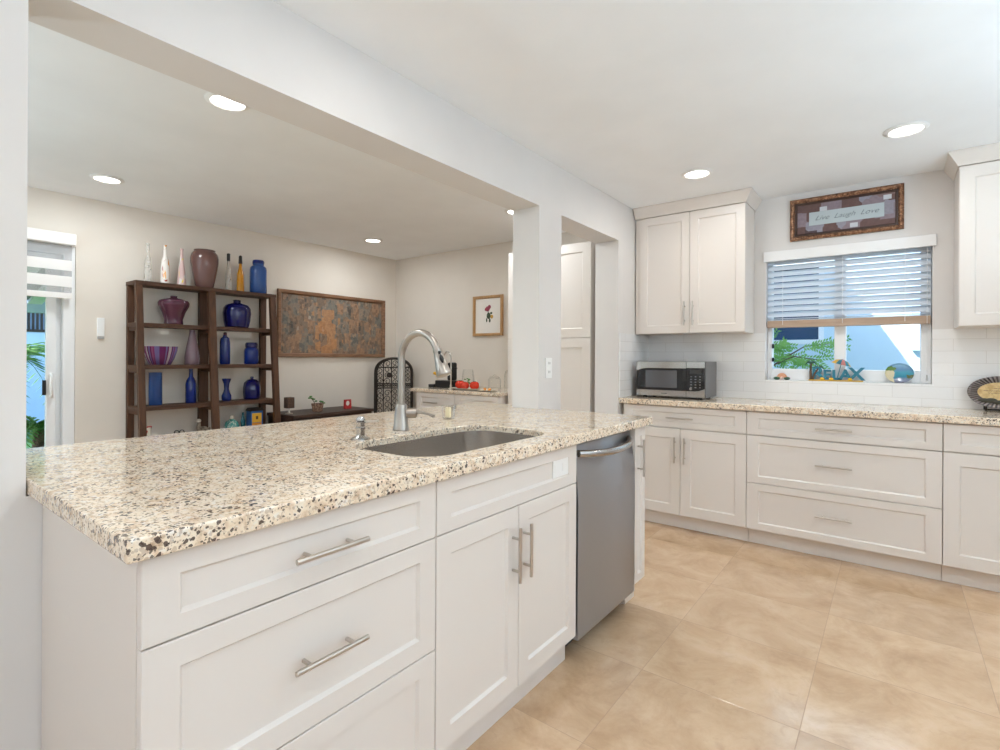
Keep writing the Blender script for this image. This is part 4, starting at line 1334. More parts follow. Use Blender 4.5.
XS = -4.805
def vase(name, y, z, prof, m, label, cat='vase', parts=(), n=28, **kw):
    """thing of one lathe, or an Empty with named lathe parts"""
    y += 0.012
    if not parts:
        o = MB().lathe(prof, (XS, y, z + 0.0006), n, **kw).build(name, m, None, 0, (XS, y, z + 0.0006))
        return tag(o, label, cat)
    t = thing(name, label, cat, (XS, y, z + 0.0006))
    MB().lathe(prof, (XS, y, z + 0.0006), n, **kw).build('body', m, t)
    for nm, pr, mm in parts:
        MB().lathe(pr, (XS, y, z + 0.0006), 18).build(nm, mm, t)
    return t
Z1, Z2, Z3, Z4, Z5 = SH[:5]
vase('glass_bottle', 1.561, Z1, [(0.024, 0), (0.027, 0.01), (0.026, 0.12), (0.022, 0.18), (0.012, 0.23), (0.011, 0.30), (0.014, 0.315), (0.009, 0.315)], M['dots'], 'slim clear bottle with black dots, leftmost on top of the bookcase', 'bottle')
vase('glass_bottle', 1.685, Z1, [(0.033, 0), (0.033, 0.08), (0.031, 0.15), (0.024, 0.20), (0.013, 0.235), (0.0115, 0.315), (0.014, 0.322), (0.009, 0.322)], M['swirl_red'], 'white glass bottle with red and orange swirls on top of the bookcase', 'bottle')
vase('glass_bottle', 1.810, Z1, [(0.033, 0), (0.034, 0.01), (0.028, 0.10), (0.019, 0.18), (0.012, 0.24), (0.010, 0.29), (0.015, 0.315), (0.010, 0.315)], M['swirl_pink'], 'tapered pink and yellow glass bottle on top of the bookcase', 'bottle')
vase('glass_urn', 1.993, Z1, [(0.066, 0), (0.070, 0.006), (0.082, 0.06), (0.098, 0.15), (0.109, 0.22), (0.110, 0.26), (0.103, 0.295), (0.088, 0.315), (0.082, 0.322), (0.084, 0.332), (0.074, 0.332), (0.070, 0.318)], M['mauve_glass'], 'large mauve glass urn in the middle of the bookcase top', 'vase', n=40)
vase('oil_bottle', 2.197, Z1, [(0.027, 0), (0.027, 0.02), (0.023, 0.16), (0.013, 0.22), (0.011, 0.27)], M['dots'], 'clear oil bottle with a black stopper on top of the bookcase', 'bottle', parts=[('stopper', [(0.012, 0.27), (0.014, 0.275), (0.014, 0.335), (0.008, 0.340)], M['black'])])
vase('oil_bottle', 2.305, Z1, [(0.032, 0), (0.032, 0.02), (0.027, 0.17), (0.015, 0.22), (0.012, 0.26)], M['amber_glass'], 'amber oil bottle with a dark stopper on top of the bookcase', 'bottle', parts=[('stopper', [(0.013, 0.26), (0.017, 0.265), (0.014, 0.33), (0.008, 0.338)], M['black'])])
vase('glass_jar', 2.474, Z1, [(0.070, 0), (0.075, 0.008), (0.075, 0.225), (0.070, 0.250), (0.050, 0.268), (0.050, 0.285)], M['sky_glass'], 'tall blue glass jar with lid, rightmost on top of the bookcase', 'jar', parts=[('lid', [(0.052, 0.285), (0.053, 0.305), (0.048, 0.317), (0.01, 0.319)], M['blue_glass'])])
vase('glass_urn', 1.751, Z2, [(0.066, 0), (0.070, 0.006), (0.067, 0.04), (0.085, 0.10), (0.112, 0.155), (0.116, 0.18), (0.105, 0.200), (0.070, 0.215), (0.030, 0.222), (0.024, 0.228), (0.026, 0.240), (0.018, 0.240)], M['purple_glass'], 'broad-shouldered purple glass vase on the second shelf, left bay of the bookcase', n=40)
vase('glass_jar', 2.275, Z2, [(0.090, 0), (0.100, 0.008), (0.112, 0.06), (0.119, 0.13), (0.115, 0.175), (0.095, 0.205), (0.050, 0.222), (0.032, 0.228), (0.030, 0.238), (0.034, 0.250), (0.026, 0.254)], M['cobalt_glass'], 'squat dark cobalt glass vase on the second shelf, right bay of the bookcase', n=40)
vase('glass_bowl', 1.650, Z3, [(0.075, 0), (0.080, 0.005), (0.105, 0.055), (0.124, 0.115), (0.128, 0.150), (0.124, 0.150), (0.118, 0.115), (0.098, 0.058), (0.06, 0.018), (0.002, 0.015)], M['bowl'], 'striped purple and white glass bowl on the third bookcase shelf', 'bowl', n=48)
vase('glass_vase', 1.896, Z3, [(0.056, 0), (0.059, 0.01), (0.058, 0.07), (0.048, 0.14), (0.034, 0.21), (0.023, 0.27), (0.022, 0.295), (0.018, 0.295)], M['lilac_glass'], 'tall lilac glass vase beside the striped bowl on the third shelf')
vase('glass_bottle', 2.170, Z3, [(0.040, 0), (0.043, 0.008), (0.043, 0.20), (0.036, 0.235), (0.018, 0.25), (0.017, 0.262)], M['blue_glass'], 'narrow deep blue bottle with stopper on the third shelf', 'bottle', parts=[('stopper', [(0.013, 0.262), (0.016, 0.275), (0.010, 0.289), (0.003, 0.290)], M['purple_glass'])])
vase('glass_jar', 2.411, Z3, [(0.058, 0), (0.064, 0.008), (0.065, 0.12), (0.058, 0.145), (0.046, 0.155)], M['blue_glass'], 'short lidded deep blue jar on the third shelf, right bay of the bookcase', 'jar', parts=[('lid', [(0.052, 0.155), (0.054, 0.165), (0.054, 0.190), (0.045, 0.203), (0.005, 0.204)], M['cobalt_glass'])])
vase('glass_vase', 1.619, Z4, [(0.047, 0), (0.049, 0.005), (0.047, 0.262), (0.049, 0.267), (0.043, 0.267), (0.041, 0.03), (0.002, 0.025)], M['sky_glass'], 'straight blue glass cylinder vase on the fourth shelf')
vase('wine_bottle', 1.887, Z4, [(0.041, 0), (0.043, 0.006), (0.043, 0.155), (0.036, 0.19), (0.017, 0.225), (0.0145, 0.280), (0.017, 0.283), (0.016, 0.290), (0.010, 0.290)], M['blue_glass'], 'deep blue wine-shaped bottle on the fourth shelf, left bay of the bookcase', 'bottle')
vase('glass_vase', 2.185, Z4, [(0.034, 0), (0.040, 0.012), (0.041, 0.045), (0.028, 0.075), (0.020, 0.105), (0.023, 0.15), (0.040, 0.198), (0.036, 0.199), (0.018, 0.150), (0.004, 0.14)], M['blue_glass'], 'small trumpet-shaped blue vase on the fourth shelf')
vase('glass_decanter', 2.418, Z4, [(0.060, 0), (0.070, 0.01), (0.075, 0.06), (0.075, 0.11), (0.066, 0.155), (0.040, 0.182), (0.014, 0.190)], M['cobalt_glass'], 'rounded cobalt decanter with stopper on the fourth shelf', 'decanter', parts=[('stopper', [(0.010, 0.190), (0.018, 0.197), (0.015, 0.210), (0.003, 0.214)], M['cobalt_glass'])], n=40, flute=0.03, nf=10)
# bottom visible shelf: figurines
def bird(name, y, h, body_m, head_m, label, cat='figurine', comb=None):
    t = thing(name, label, cat, (XS, y, Z5 + 0.0006))
    z = Z5 + 0.0006
    mb = MB()
    mb.lathe([(0.026, 0), (0.028, 0.006), (0.010, 0.012), (0.009, 0.03)], (XS, y, z), 16)
    mb.ball((XS, y + 0.015, z + h * 0.40), 0.030, 0.050, h * 0.22)
    mb.tube([(XS, y - 0.012, z + h * 0.42), (XS, y - 0.022, z + h * 0.62), (XS, y - 0.020, z + h * 0.82)], [0.024, 0.017, 0.013], 12)
    mb.tube([(XS, y + 0.045, z + h * 0.42), (XS, y + 0.075, z + h * 0.52)], [0.018, 0.006], 10)
    mb.build('body', body_m, t)
    mb = MB().ball((XS, y - 0.022, z + h * 0.87), 0.016, 0.019, h * 0.09)
    mb.tube([(XS, y - 0.036, z + h * 0.86), (XS + 0.002, y - 0.056, z + h * 0.80)], [0.008, 0.002], 8)
    mb.build('head', head_m, t)
    if comb:
        m2 = MB()
        for k in range(3):
            m2.ball((XS, y - 0.032 + k * 0.011, z + h * 0.96), 0.006, 0.008, h * 0.06, 8, 6)
        m2.ball((XS, y - 0.038, z + h * 0.74), 0.005, 0.007, h * 0.07, 8, 6)
        m2.build('comb', comb, t)
    return t
bird('rooster_figurine', 1.610, 0.165, M['cream_paint'], M['cream_paint'], 'small pale rooster figurine with red comb behind the countertop edge', comb=M['red_paint'])
bird('bird_figurine', 1.985, 0.200, fabric_noise('brown_speckle', (0.15, 0.11, 0.08), (0.35, 0.29, 0.22), 40), M['cream_paint'], 'brown bird figurine with a pale head on the lowest visible shelf')
t = thing('wire_figurine', 'small dark wire ornament between the rooster and the brown bird', 'ornament', (XS, 1.810, Z5 + 0.0006))
mb = MB()
mb.lathe([(0.025, 0), (0.025, 0.006), (0.006, 0.010), (0.005, 0.07)], (XS, 1.810, Z5 + 0.0006), 14)
mb.build('stand', M['iron'], t)
mb = MB()
for q in (-1, 1):
    mb.tube([(XS, 1.810 + q * 0.020 + 0.018 * math.cos(2 * PI * k / 14), Z5 + 0.092 + 0.018 * math.sin(2 * PI * k / 14)) for k in range(14)], 0.004, 6, True)
mb.build('loops', M['iron'], t)
t = thing('patterned_vase', 'round turquoise and white scroll-patterned ornament in the right bay of the bookcase', 'ornament', (XS, 2.245, Z5 + 0.0006))
MB().lathe([(0.040, 0), (0.045, 0.006), (0.063, 0.06), (0.064, 0.10), (0.050, 0.14), (0.024, 0.158), (0.018, 0.165)], (XS, 2.245, Z5 + 0.0006), 32).build('body', swirl('turquoise_scrolls', (0.08, 0.32, 0.29), [(0.60, 0.68, 0.62)], 42, 1.0, 0.54), t)
MB().lathe([(0.016, 0.165), (0.022, 0.175), (0.018, 0.192), (0.004, 0.200)], (XS, 2.245, Z5 + 0.0006), 16).build('finial', M['cream_paint'], t)
vase('glass_bottle', 2.335, Z5, [(0.018, 0), (0.019, 0.005), (0.019, 0.14), (0.012, 0.175), (0.008, 0.185), (0.009, 0.218), (0.006, 0.218)], M['teal_glass'], 'slim dark teal bottle beside the orange house ornament', 'bottle')
t = thing('house_ornament', 'blue house ornament with yellow and orange front in the right bay of the bookcase', 'ornament', (XS, 2.457, Z5 + 0.0006))
z = Z5 + 0.0006
MB().box(XS - 0.045, XS + 0.045, 2.400, 2.514, z, z + 0.225).build('walls', M['blue_paint'], t, 0.003)
mb = MB().box(XS + 0.045, XS + 0.049, 2.410, 2.500, z + 0.118, z + 0.205)
mb.build('upper_front', M['yellow_paint'], t)
MB().box(XS + 0.045, XS + 0.049, 2.410, 2.500, z + 0.008, z + 0.114).build('lower_front', M['orange_paint'], t)
MB().prism([(2.392, z + 0.2255), (2.522, z + 0.2255), (2.505, z + 0.252), (2.412, z + 0.252)], 'x', XS - 0.052, XS + 0.058).build('roof', M['iron'], t, 0.002)
mb = MB()
for zz, n_ in ((0.06, 2), (0.162, 1)):
    for k in range(n_):
        yy = 2.455 + (k - (n_ - 1) / 2) * 0.035
        mb.box(XS + 0.0492, XS + 0.051, yy - 0.010, yy + 0.010, z + zz - 0.015, z + zz + 0.015)
mb.build('window', M['brown_paint'], t)

# ------------------------------------------------------------------ pictures
ay0, ay1, az0, az1 = 2.745, 4.115, 1.240, 1.930
c = thing('framed_print', 'long framed brown and orange print above the low dark console', 'picture', (XL, (ay0 + ay1) / 2, az0))
PL = plane_x(XL + 0.001)
frame_ring(MB(), PL, ay0, ay1, az0, az1, [(0, 0), (0, 0.030), (0.006, 0.034), (0.030, 0.030), (0.040, 0.018), (0.042, 0.006), (0.042, 0)]).build('frame', M['old_frame'], c)
MB().box(XL + 0.002, XL + 0.009, ay0 + 0.040, ay1 - 0.040, az0 + 0.040, az1 - 0.040).build('print', M['town_art'], c)
gx0, gx1, gz0, gz1 = -3.655, -3.250, 1.478, 1.910
c = thing('framed_botanical', 'small framed flower drawing in a light wood frame above the bar', 'picture', ((gx0 + gx1) / 2, YB, gz0))
frame_ring(MB(), PW, gx0, gx1, gz0, gz1, [(0, 0), (0, 0.024), (0.004, 0.027), (0.024, 0.027), (0.030, 0.016), (0.030, 0)]).build('frame', M['oak'], c)
pa = MB().box(gx0 + 0.028, gx1 - 0.028, YB - 0.010, YB - 0.002, gz0 + 0.028, gz1 - 0.028).build('paper', M['paper'], c)
mb = MB()
gx = (gx0 + gx1) / 2 - 0.005
mb.cur = 0
for x, z, r1, r2 in ((0.0, 0.29, 0.030, 0.028), (0.024, 0.31, 0.022, 0.022), (-0.022, 0.285, 0.018, 0.018)):
    mb.ball((gx + x, YB - 0.0105, gz0 + z), r1, 0.0016, r2, 14, 6)
mb.cur = 1
for x, z, r1, r2 in ((0.015, 0.215, 0.028, 0.034), (0.05, 0.243, 0.016, 0.012), (-0.012, 0.17, 0.010, 0.024), (0.03, 0.165, 0.012, 0.022), (0.008, 0.245, 0.006, 0.03)):
    mb.ball((gx + x, YB - 0.0105, gz0 + z), r1, 0.0016, r2, 14, 6)
mb.cur = 2
mb.ball((gx + 0.058, YB - 0.0105, gz0 + 0.205), 0.020, 0.0016, 0.022, 14, 6)
mb.build('flower_drawing', [mat('dull_rose_ink', (0.30, 0.05, 0.08), 0.7), mat('dark_green_ink', (0.05, 0.08, 0.045), 0.7), mat('mustard_ink', (0.55, 0.33, 0.07), 0.7)], pa)

# ------------------------------------------------------------------ console with its ornaments
c = thing('console_table', 'long low dark wood console below the long framed print', 'console', (-4.68, 3.10, 0))
ZK = 0.690
MB().box(XL + 0.012, -4.44, 2.640, 3.575, ZK - 0.030, ZK).build('top', M['dark_wood'], c, 0.003)
MB().box(XL + 0.02, -4.465, 2.65, 3.565, 0.10, ZK - 0.0305).build('body', M['dark_wood'], c)
for a, b in ((2.655, 2.955), (2.960, 3.260)):
    d = MB().box(-4.4645, -4.447, a, b, 0.12, ZK - 0.045).build('door', M['dark_wood'], c, 0.002)
    MB().ball((-4.440, b - 0.03, 0.42), 0.010).build('knob', M['nickel'], d)
d = MB().box(-4.4645, -4.447, 3.265, 3.560, 0.12, ZK - 0.045).build('door', M['red_lit_wood'], c, 0.002)
MB().ball((-4.440, 3.30, 0.42), 0.010).build('knob', M['nickel'], d)
for xx in (XL + 0.05, -4.50):
    for yy in (2.68, 3.535):
        MB().box(xx - 0.02, xx + 0.02, yy - 0.02, yy + 0.02, 0.001, 0.0995).build('leg', M['dark_wood'], c)
XK = -4.64
c = thing('candle_holder', 'candle holder with dark square shade on the low console', 'candle holder', (XK, 2.712, ZK))
MB().lathe([(0.034, 0.0005), (0.034, 0.005), (0.012, 0.012), (0.007, 0.03), (0.007, 0.055)], (XK, 2.712, ZK), 20).build('stem', M['nickel'], c)
MB().box(XK - 0.036, XK + 0.036, 2.676, 2.748, ZK + 0.0555, ZK + 0.160).build('shade', fabric_noise('woven_brown', (0.05, 0.028, 0.018), (0.11, 0.06, 0.04), 120), c, 0.004)
c = thing('potted_plant', 'small patterned bowl with a sprouting twig on the low console', 'plant', (XK, 3.02, ZK))
MB().lathe([(0.045, 0.0005), (0.050, 0.008), (0.056, 0.018), (0.050, 0.020), (0.058, 0.060), (0.062, 0.080), (0.056, 0.080), (0.050, 0.066), (0.002, 0.062)], (XK, 3.02, ZK), 28).build('pot', M['terracotta'], c)
mb = MB()
mb.tube([(XK, 3.00, ZK + 0.06), (XK, 2.98, ZK + 0.10), (XK, 2.945, ZK + 0.145)], 0.004, 6)
mb.tube([(XK, 3.03, ZK + 0.06), (XK, 3.06, ZK + 0.09), (XK, 3.085, ZK + 0.085)], 0.004, 6)
st = mb.build('stem', M['bark'], c)
mb = MB()
for y, z in ((2.96, 0.135), (2.985, 0.125), (2.94, 0.155), (2.93, 0.14), (3.0, 0.105), (3.07, 0.095), (3.09, 0.08), (3.05, 0.10)):
    mb.ball((XK + random.uniform(-.01, .01), y, ZK + z), 0.009, 0.017, 0.008, 10, 6)
mb.build('foliage', M['leaf'], c)
c = thing('red_card', 'small red card with a white oval standing on the low console', 'card', (XK, 3.385, ZK))
MB().prism([(XK - 0.02, ZK + 0.0005), (XK + 0.012, ZK + 0.0005), (XK + 0.006, ZK + 0.098), (XK - 0.014, ZK + 0.098)], 'y', 3.345, 3.425).build('card', M['red_paint'], c)
mb = MB()
mb.ball((XK + 0.0095, 3.378, ZK + 0.058), 0.0025, 0.022, 0.026, 14, 8)
mb.build('oval', M['paper'], c)

# ------------------------------------------------------------------ wrought-iron wine rack
c = thing('wine_rack', 'arched black wrought-iron wine cage standing across the dining room corner', 'wine rack', (-4.62, 4.0, 0))
c.rotation_euler.z = PI / 4
c['_w'] = (0.0, 0.0, 0.0)      # parts are laid out in the rack's own axes: front at y = 0
wx0, wx1, wy0, wy1, wt = -0.222, 0.222, 0.0, 0.16, 1.243
cxw, rad = 0.0, 0.222
sz_ = wt - rad * 0.86
def arch(y, k=0.0, n=24):
    pts = [(wx0 + k, y, 0.012)]
    pts += [(cxw - (rad - k) * math.cos(PI * i / n), y, sz_ + (rad * 0.86 - k) * math.sin(PI * i / n) ** 0.8) for i in range(n + 1)]
    pts += [(wx1 - k, y, 0.012)]
    return pts
for y in (wy0 + 0.012, wy1 - 0.012):
    mb = MB()
    mb.tube(arch(y, 0.014), 0.0145, 8)
    mb.tube([(wx0 + 0.02, y, 0.05), (wx1 - 0.02, y, 0.05)], 0.010, 8)
    mb.build('arch_frame', M['iron'], c)
mb = MB()
yf = wy0 + 0.012
def ztop(x):
    q = min(1, abs(x - cxw) / (rad - 0.014))
    return sz_ + (rad * 0.86 - 0.014) * (math.sqrt(max(0, 1 - q * q))) ** 0.8
bars = [wx0 + (wx1 - wx0) * q for q in (0.24, 0.45, 0.62, 0.80)]
for x in bars:
    mb.cyl((x, yf, 0.05), (x, yf, ztop(x)), 0.0065, n=8)
for z in (1.125, 0.935, 0.885):
    hw = rad - 0.018 if z < sz_ else (rad - 0.018) * math.sqrt(max(0, 1 - ((z - sz_) / (rad * 0.86)) ** 2))
    mb.cyl((cxw - hw, yf, z), (cxw + hw, yf, z), 0.007, n=8)
mb.cyl((cxw - rad + .02, yf, 0.45), (cxw + rad - .02, yf, 0.45), 0.007, n=8)
mb.build('door_bars', M['iron'], c)
mb = MB()
def scroll(cx_, cz_, r, flip):
    return [(cx_ + flip * (r * (1 - k / 24)) * math.cos(k * 0.45), yf, cz_ + (r * (1 - k / 24)) * math.sin(k * 0.45)) for k in range(18)]
edges_ = [wx0 + 0.028] + bars + [wx1 - 0.028]
for i in range(5):
    xm = (edges_[i] + edges_[i + 1]) / 2
    r = (edges_[i + 1] - edges_[i]) * 0.42
    z = 0.62
    while z < ztop(xm) - r * 0.7:
        if not 0.885 < z < 0.935:
            mb.tube(scroll(xm, z, r, 1 if (i + int(z * 10)) % 2 else -1), 0.0042, 6)
        z += r * 1.75
    for k in range(3):
        mb.tube(scroll(edges_[i] + (edges_[i + 1] - edges_[i]) * (k + .5) / 3, 0.910, 0.014, 1), 0.0050, 6)
mb.build('scrollwork', M['iron'], c)
MB().ball((-0.045, yf - 0.010, 1.035), 0.035, 0.012, 0.030, 16, 8).build('medallion', M['iron'], c)
mb = MB()
for x in (wx0 + 0.014, wx1 - 0.014):
    for z in (0.10, 0.35, 0.60, 0.85):
        mb.cyl((x, wy0 + 0.012, z), (x, wy1 - 0.012, z), 0.007, n=8)
mb.build('side_bars', M['iron'], c)

# ------------------------------------------------------------------ bar with granite top in the dining room
ZBAR = 0.930
bx0, bx1, by0 = -3.86, -2.80, 3.665
c = thing('bar_cabinet', 'low white bar cabinet with drawers under the dining room granite top', 'cabinet', ((bx0 + bx1) / 2, 4.0, 0))
MB().box(bx0, bx1, by0 + 0.001, YB - 0.003, 0.10, ZBAR - 0.034).build('body', M['cab'], c)
MB().box(bx0 + 0.02, bx1 - 0.02, by0 + 0.06, by0 + 0.08, 0.001, 0.0995).build('toe_kick', M['cab'], c)
PB = plane_y(by0)
for a, b, px in ((bx0, -3.335, -3.63), (-3.335, bx1, -3.06)):
    d = shaker(MB(), PB, a + g, b - g, 0.70, ZBAR - 0.038, rail=0.045, stile=0.06).build('drawer', M['cab'], c)
    pull(d, PB, px, 0.797, 0.19)
    d = shaker(MB(), PB, a + g, b - g, 0.105, 0.696).build('door', M['cab'], c)
single('bar_countertop', MB().box(-3.92, -2.778, by0 - 0.045, YB - 0.0015, ZBAR - 0.033, ZBAR), M['granite'], (-3.35, 4.0, ZBAR - 0.033), 'short granite countertop of the dining room bar, tomatoes on it', 'countertop', bevel=0.003)
zb = ZBAR + 0.0006
YI = 3.90
# espresso machine
c = thing('espresso_machine', 'black pod coffee machine on the bar, partly behind the faucet head', 'coffee machine', (-3.70, YI, zb))
mb = MB().box(-3.80, -3.565, YI - 0.05, YI + 0.08, zb, zb + 0.075)
mb.build('base', M['black'], c, 0.008)
MB().box(-3.650, -3.578, YI - 0.030, YI + 0.060, zb + 0.0755, zb + 0.262).build('tower', M['black'], c, 0.02, segs=4)
MB().box(-3.70, -3.6505, YI - 0.02, YI + 0.05, zb + 0.175, zb + 0.215).build('spout', M['black'], c, 0.01)
MB().box(-3.885, -3.805, YI - 0.06, YI + 0.04, zb, zb + 0.032).build('drip_tray', M['black'], c, 0.004)
MB().cyl((-3.577, YI, zb + 0.205), (-3.535, YI, zb + 0.203), 0.008, n=10).build('lever', M['black'], c)
# bar tap
bxf, byf = -3.524, 3.80
c = thing('bar_faucet', 'thin steel gooseneck tap on the bar in front of the coffee machine', 'faucet', (bxf, byf, zb))
pts = [(bxf, byf, zb), (bxf, byf, zb + 0.30)] + [(bxf - 0.05 + 0.05 * math.cos(PI * k / 10), byf, zb + 0.30 + 0.075 * math.sin(PI * k / 10)) for k in range(1, 10)] + [(bxf - 0.10, byf, zb + 0.29)]
MB().tube(pts, 0.0075, 10).build('neck', M['nickel'], c)
MB().lathe([(0.022, 0), (0.022, 0.006), (0.012, 0.012), (0.011, 0.04)], (bxf, byf, zb), 16).build('base', M['nickel'], c)
# bud vase
c = thing('bud_vase', 'small white bud vase with a yellow-orange bloom left of the coffee machine', 'vase', (-3.91, YI + 0.085, zb))
MB().lathe([(0.018, 0), (0.020, 0.005), (0.022, 0.05), (0.010, 0.09), (0.011, 0.105), (0.006, 0.105)], (-3.91, YI + 0.085, zb), 18).build('body', M['cream_paint'], c)
mb = MB()
for k in range(7):
    a = 2 * PI * k / 7
    mb.ball((-3.91 + 0.020 * math.cos(a), YI + 0.085 + 0.02 * math.sin(a), zb + 0.135 + 0.006 * (k % 3)), 0.016, 0.016, 0.014, 10, 6)
mb.cyl((-3.91, YI + 0.085, zb + 0.10), (-3.91, YI + 0.085, zb + 0.14), 0.004, n=6)
mb.build('bloom', M['yellow_paint'], c)
# platter with tomatoes and garlic
plx, ply = -3.30, YI - 0.10
single('platter', MB().lathe([(0.10, 0), (0.11, 0.002), (0.188, 0.012), (0.192, 0.015), (0.188, 0.016), (0.11, 0.006), (0.002, 0.005)], (plx, ply, zb), 40, sy=0.60), M['cream_paint'], (plx, ply, zb), 'long cream platter holding the tomatoes on the bar', 'platter')
def tomato(x, y, r, label):
    t = thing('tomato', label, 'tomato', (x, y, zb + 0.007), 'tomatoes on the bar platter')
    MB().lathe([(0.012, 0.0), (r * 0.65, 0.006), (r * 0.95, r * 0.45), (r, r * 0.8), (r * 0.9, r * 1.2), (r * 0.6, r * 1.5), (r * 0.25, r * 1.58), (0.003, r * 1.5)], (x, y, zb + 0.007), 24, flute=0.02, nf=5).build('fruit', M['tomato'], t)
    mb = MB()
    for k in range(5):
        a = 2 * PI * k / 5
        mb.tube([(x, y, zb + 0.007 + r * 1.56), (x + 0.018 * math.cos(a), y + 0.018 * math.sin(a), zb + 0.010 + r * 1.56)], [0.003, 0.001], 5)
    mb.build('calyx', M['green_paint'], t)
    return t
tomato(-3.392, ply - 0.005, 0.050, 'left red tomato of the row on the cream platter')
tomato(-3.302, ply - 0.040, 0.043, 'middle red tomato, smallest in front on the cream platter')
tomato(-3.205, ply - 0.010, 0.048, 'right red tomato of the row on the cream platter')
c = thing('garlic_bulb', 'white garlic bulb behind the tomatoes on the platter', 'garlic', (-3.245, ply + 0.062, zb + 0.007))
MB().lathe([(0.010, 0), (0.032, 0.006), (0.042, 0.030), (0.034, 0.052), (0.012, 0.068), (0.006, 0.085), (0.003, 0.086)], (-3.245, ply + 0.062, zb + 0.007), 24, flute=0.05, nf=8).build('bulb', M['garlic'], c)
# glass jars
c = thing('glass_jar', 'clear glass jar with green sprigs between the coffee machine and tomatoes', 'jar', (-3.47, YI + 0.10, zb))
MB().lathe([(0.055, 0), (0.060, 0.006), (0.066, 0.10), (0.060, 0.14), (0.052, 0.19)], (-3.47, YI + 0.10, zb), 28).build('glass', M['clear_glass'], c)
mb = MB()
random.seed(4)
for k in range(14):
    a = random.uniform(0, 2 * PI); r = random.uniform(0.005, 0.04)
    mb.ball((-3.47 + r * math.cos(a), YI + 0.10 + r * math.sin(a), zb + random.uniform(0.03, 0.10)), 0.014, 0.010, 0.006, 8, 6)
mb.build('sprigs', M['leaf'], c)
def clear_jar(x, y, r, h, label):
    t = thing('glass_jar', label, 'jar', (x, y, zb))
    MB().lathe([(r * 0.9, 0), (r, 0.006), (r, h * 0.70), (r * 0.75, h * 0.80)], (x, y, zb), 28).build('glass', M['clear_glass'], t)
    MB().lathe([(r * 0.80, h * 0.80), (r * 0.82, h * 0.84), (r * 0.4, h * 0.90), (r * 0.22, h * 0.92), (r * 0.28, h * 0.97), (r * 0.1, h)], (x, y, zb), 24).build('lid', M['clear_glass'], t)
    return t
clear_jar(-3.06, YI + 0.02, 0.062, 0.150, 'clear lidded glass jar nearer the tomatoes at the end of the bar')
clear_jar(-2.945, YI + 0.10, 0.050, 0.215, 'taller clear glass jar against the tall white cabinet')
single('saucer', MB().lathe([(0.05, 0), (0.055, 0.002), (0.095, 0.010), (0.097, 0.012), (0.055, 0.005), (0.002, 0.004)], (-3.000, YI - 0.16, zb), 30), M['cream_paint'], (-3.000, YI - 0.16, zb), 'small cream saucer with orange bits in front of the glass jars', 'saucer')
for k, (dx, dy, w) in enumerate(((-0.035, 0.0, 'left'), (0.0, 0.03, 'rear'), (0.03, -0.01, 'right'))):
    single('kumquat', MB().ball((-3.000 + dx, YI - 0.16 + dy, zb + 0.0185), 0.016, 0.013, 0.013, 12, 8), M['orange_paint'] if k != 1 else M['garlic'], (-3.000 + dx, YI - 0.16 + dy, zb + 0.006),
           'tiny orange fruit at the %s of the saucer' % w if k != 1 else 'tiny pale piece at the rear of the saucer', 'fruit', 'bits on the saucer')

# tall pantry behind the doorway
qx0, qx1, qy = -2.768, -1.935, 3.735
c = thing('pantry_cabinet', 'tall white shaker pantry cabinet seen through the doorway by the pillar', 'cabinet', ((qx0 + qx1) / 2, 4.0, 0))
MB().box(qx0, qx1, qy + 0.021, YB - 0.003, 0.10, 2.195).build('body', M['cab'], c)
MB().box(qx0 + 0.01, qx1 - 0.01, qy + 0.08, qy + 0.10, 0.001, 0.0995).build('toe_kick', M['cab'], c)
PQ = plane_y(qy + 0.020)
for z0_, z1_ in ((1.412, 2.190), (0.105, 1.407)):
    shaker(MB(), PQ, qx0 + g, qx1 - g, z0_, z1_, stile=0.075, rail=0.075).build('door', M['cab'], c)

# ------------------------------------------------------------------ outdoors, beyond the kitchen window
structure('ground', MB().box(-16, 12, -10, 14, -0.30, -0.125), M['grass'])
structure('added_bounce_patio', MB().box(-5.6, 9.0, -9.5, -2.045, -0.1245, -0.02).box(XR + 0.145, 9.0, -2.044, 6.0, -0.1245, -0.02), mat('pale_bounce_concrete', (0.72, 0.71, 0.70), 0.85))  # unseen pale paving added to bounce sunlight up to the ceiling
YN = 6.5
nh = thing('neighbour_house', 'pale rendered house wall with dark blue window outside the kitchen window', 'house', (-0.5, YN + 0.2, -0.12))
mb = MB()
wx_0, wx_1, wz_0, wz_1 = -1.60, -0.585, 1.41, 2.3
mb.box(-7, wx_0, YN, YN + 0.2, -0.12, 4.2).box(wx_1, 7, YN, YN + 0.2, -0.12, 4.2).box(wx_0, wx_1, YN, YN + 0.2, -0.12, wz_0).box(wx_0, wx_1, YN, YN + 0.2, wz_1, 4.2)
mb.build('wall', M['sky_tinted'], nh)
wf = frame_ring(MB(), plane_y(YN + 0.02), wx_0, wx_1, wz_0, wz_1, [(0, -0.1), (0, 0.03), (0.05, 0.03), (0.05, -0.1)]).build('window_frame', M['white_frame'], nh)
MB().box(wx_0 + 0.05, wx_1 - 0.05, YN + 0.06, YN + 0.08, wz_0 + 0.05, wz_1 - 0.05).build('pane', M['navy_glass'], wf)
MB().box(0.153, 0.245, YN - 0.08, YN - 0.002, 1.33, 4.0).build('downspout', M['blue_stucco'], nh, 0.01)
# eave of this house: its right end throws the slanting shade on the neighbour's wall
mb = MB()
mb.box(-5.4, -0.87, YB + 0.20, 5.75, 2.75, 2.90)
mb.box(-5.4, 2.5, -4.3, YB + 0.20, 2.75, 2.90)
structure('roof', mb, M['stucco'])
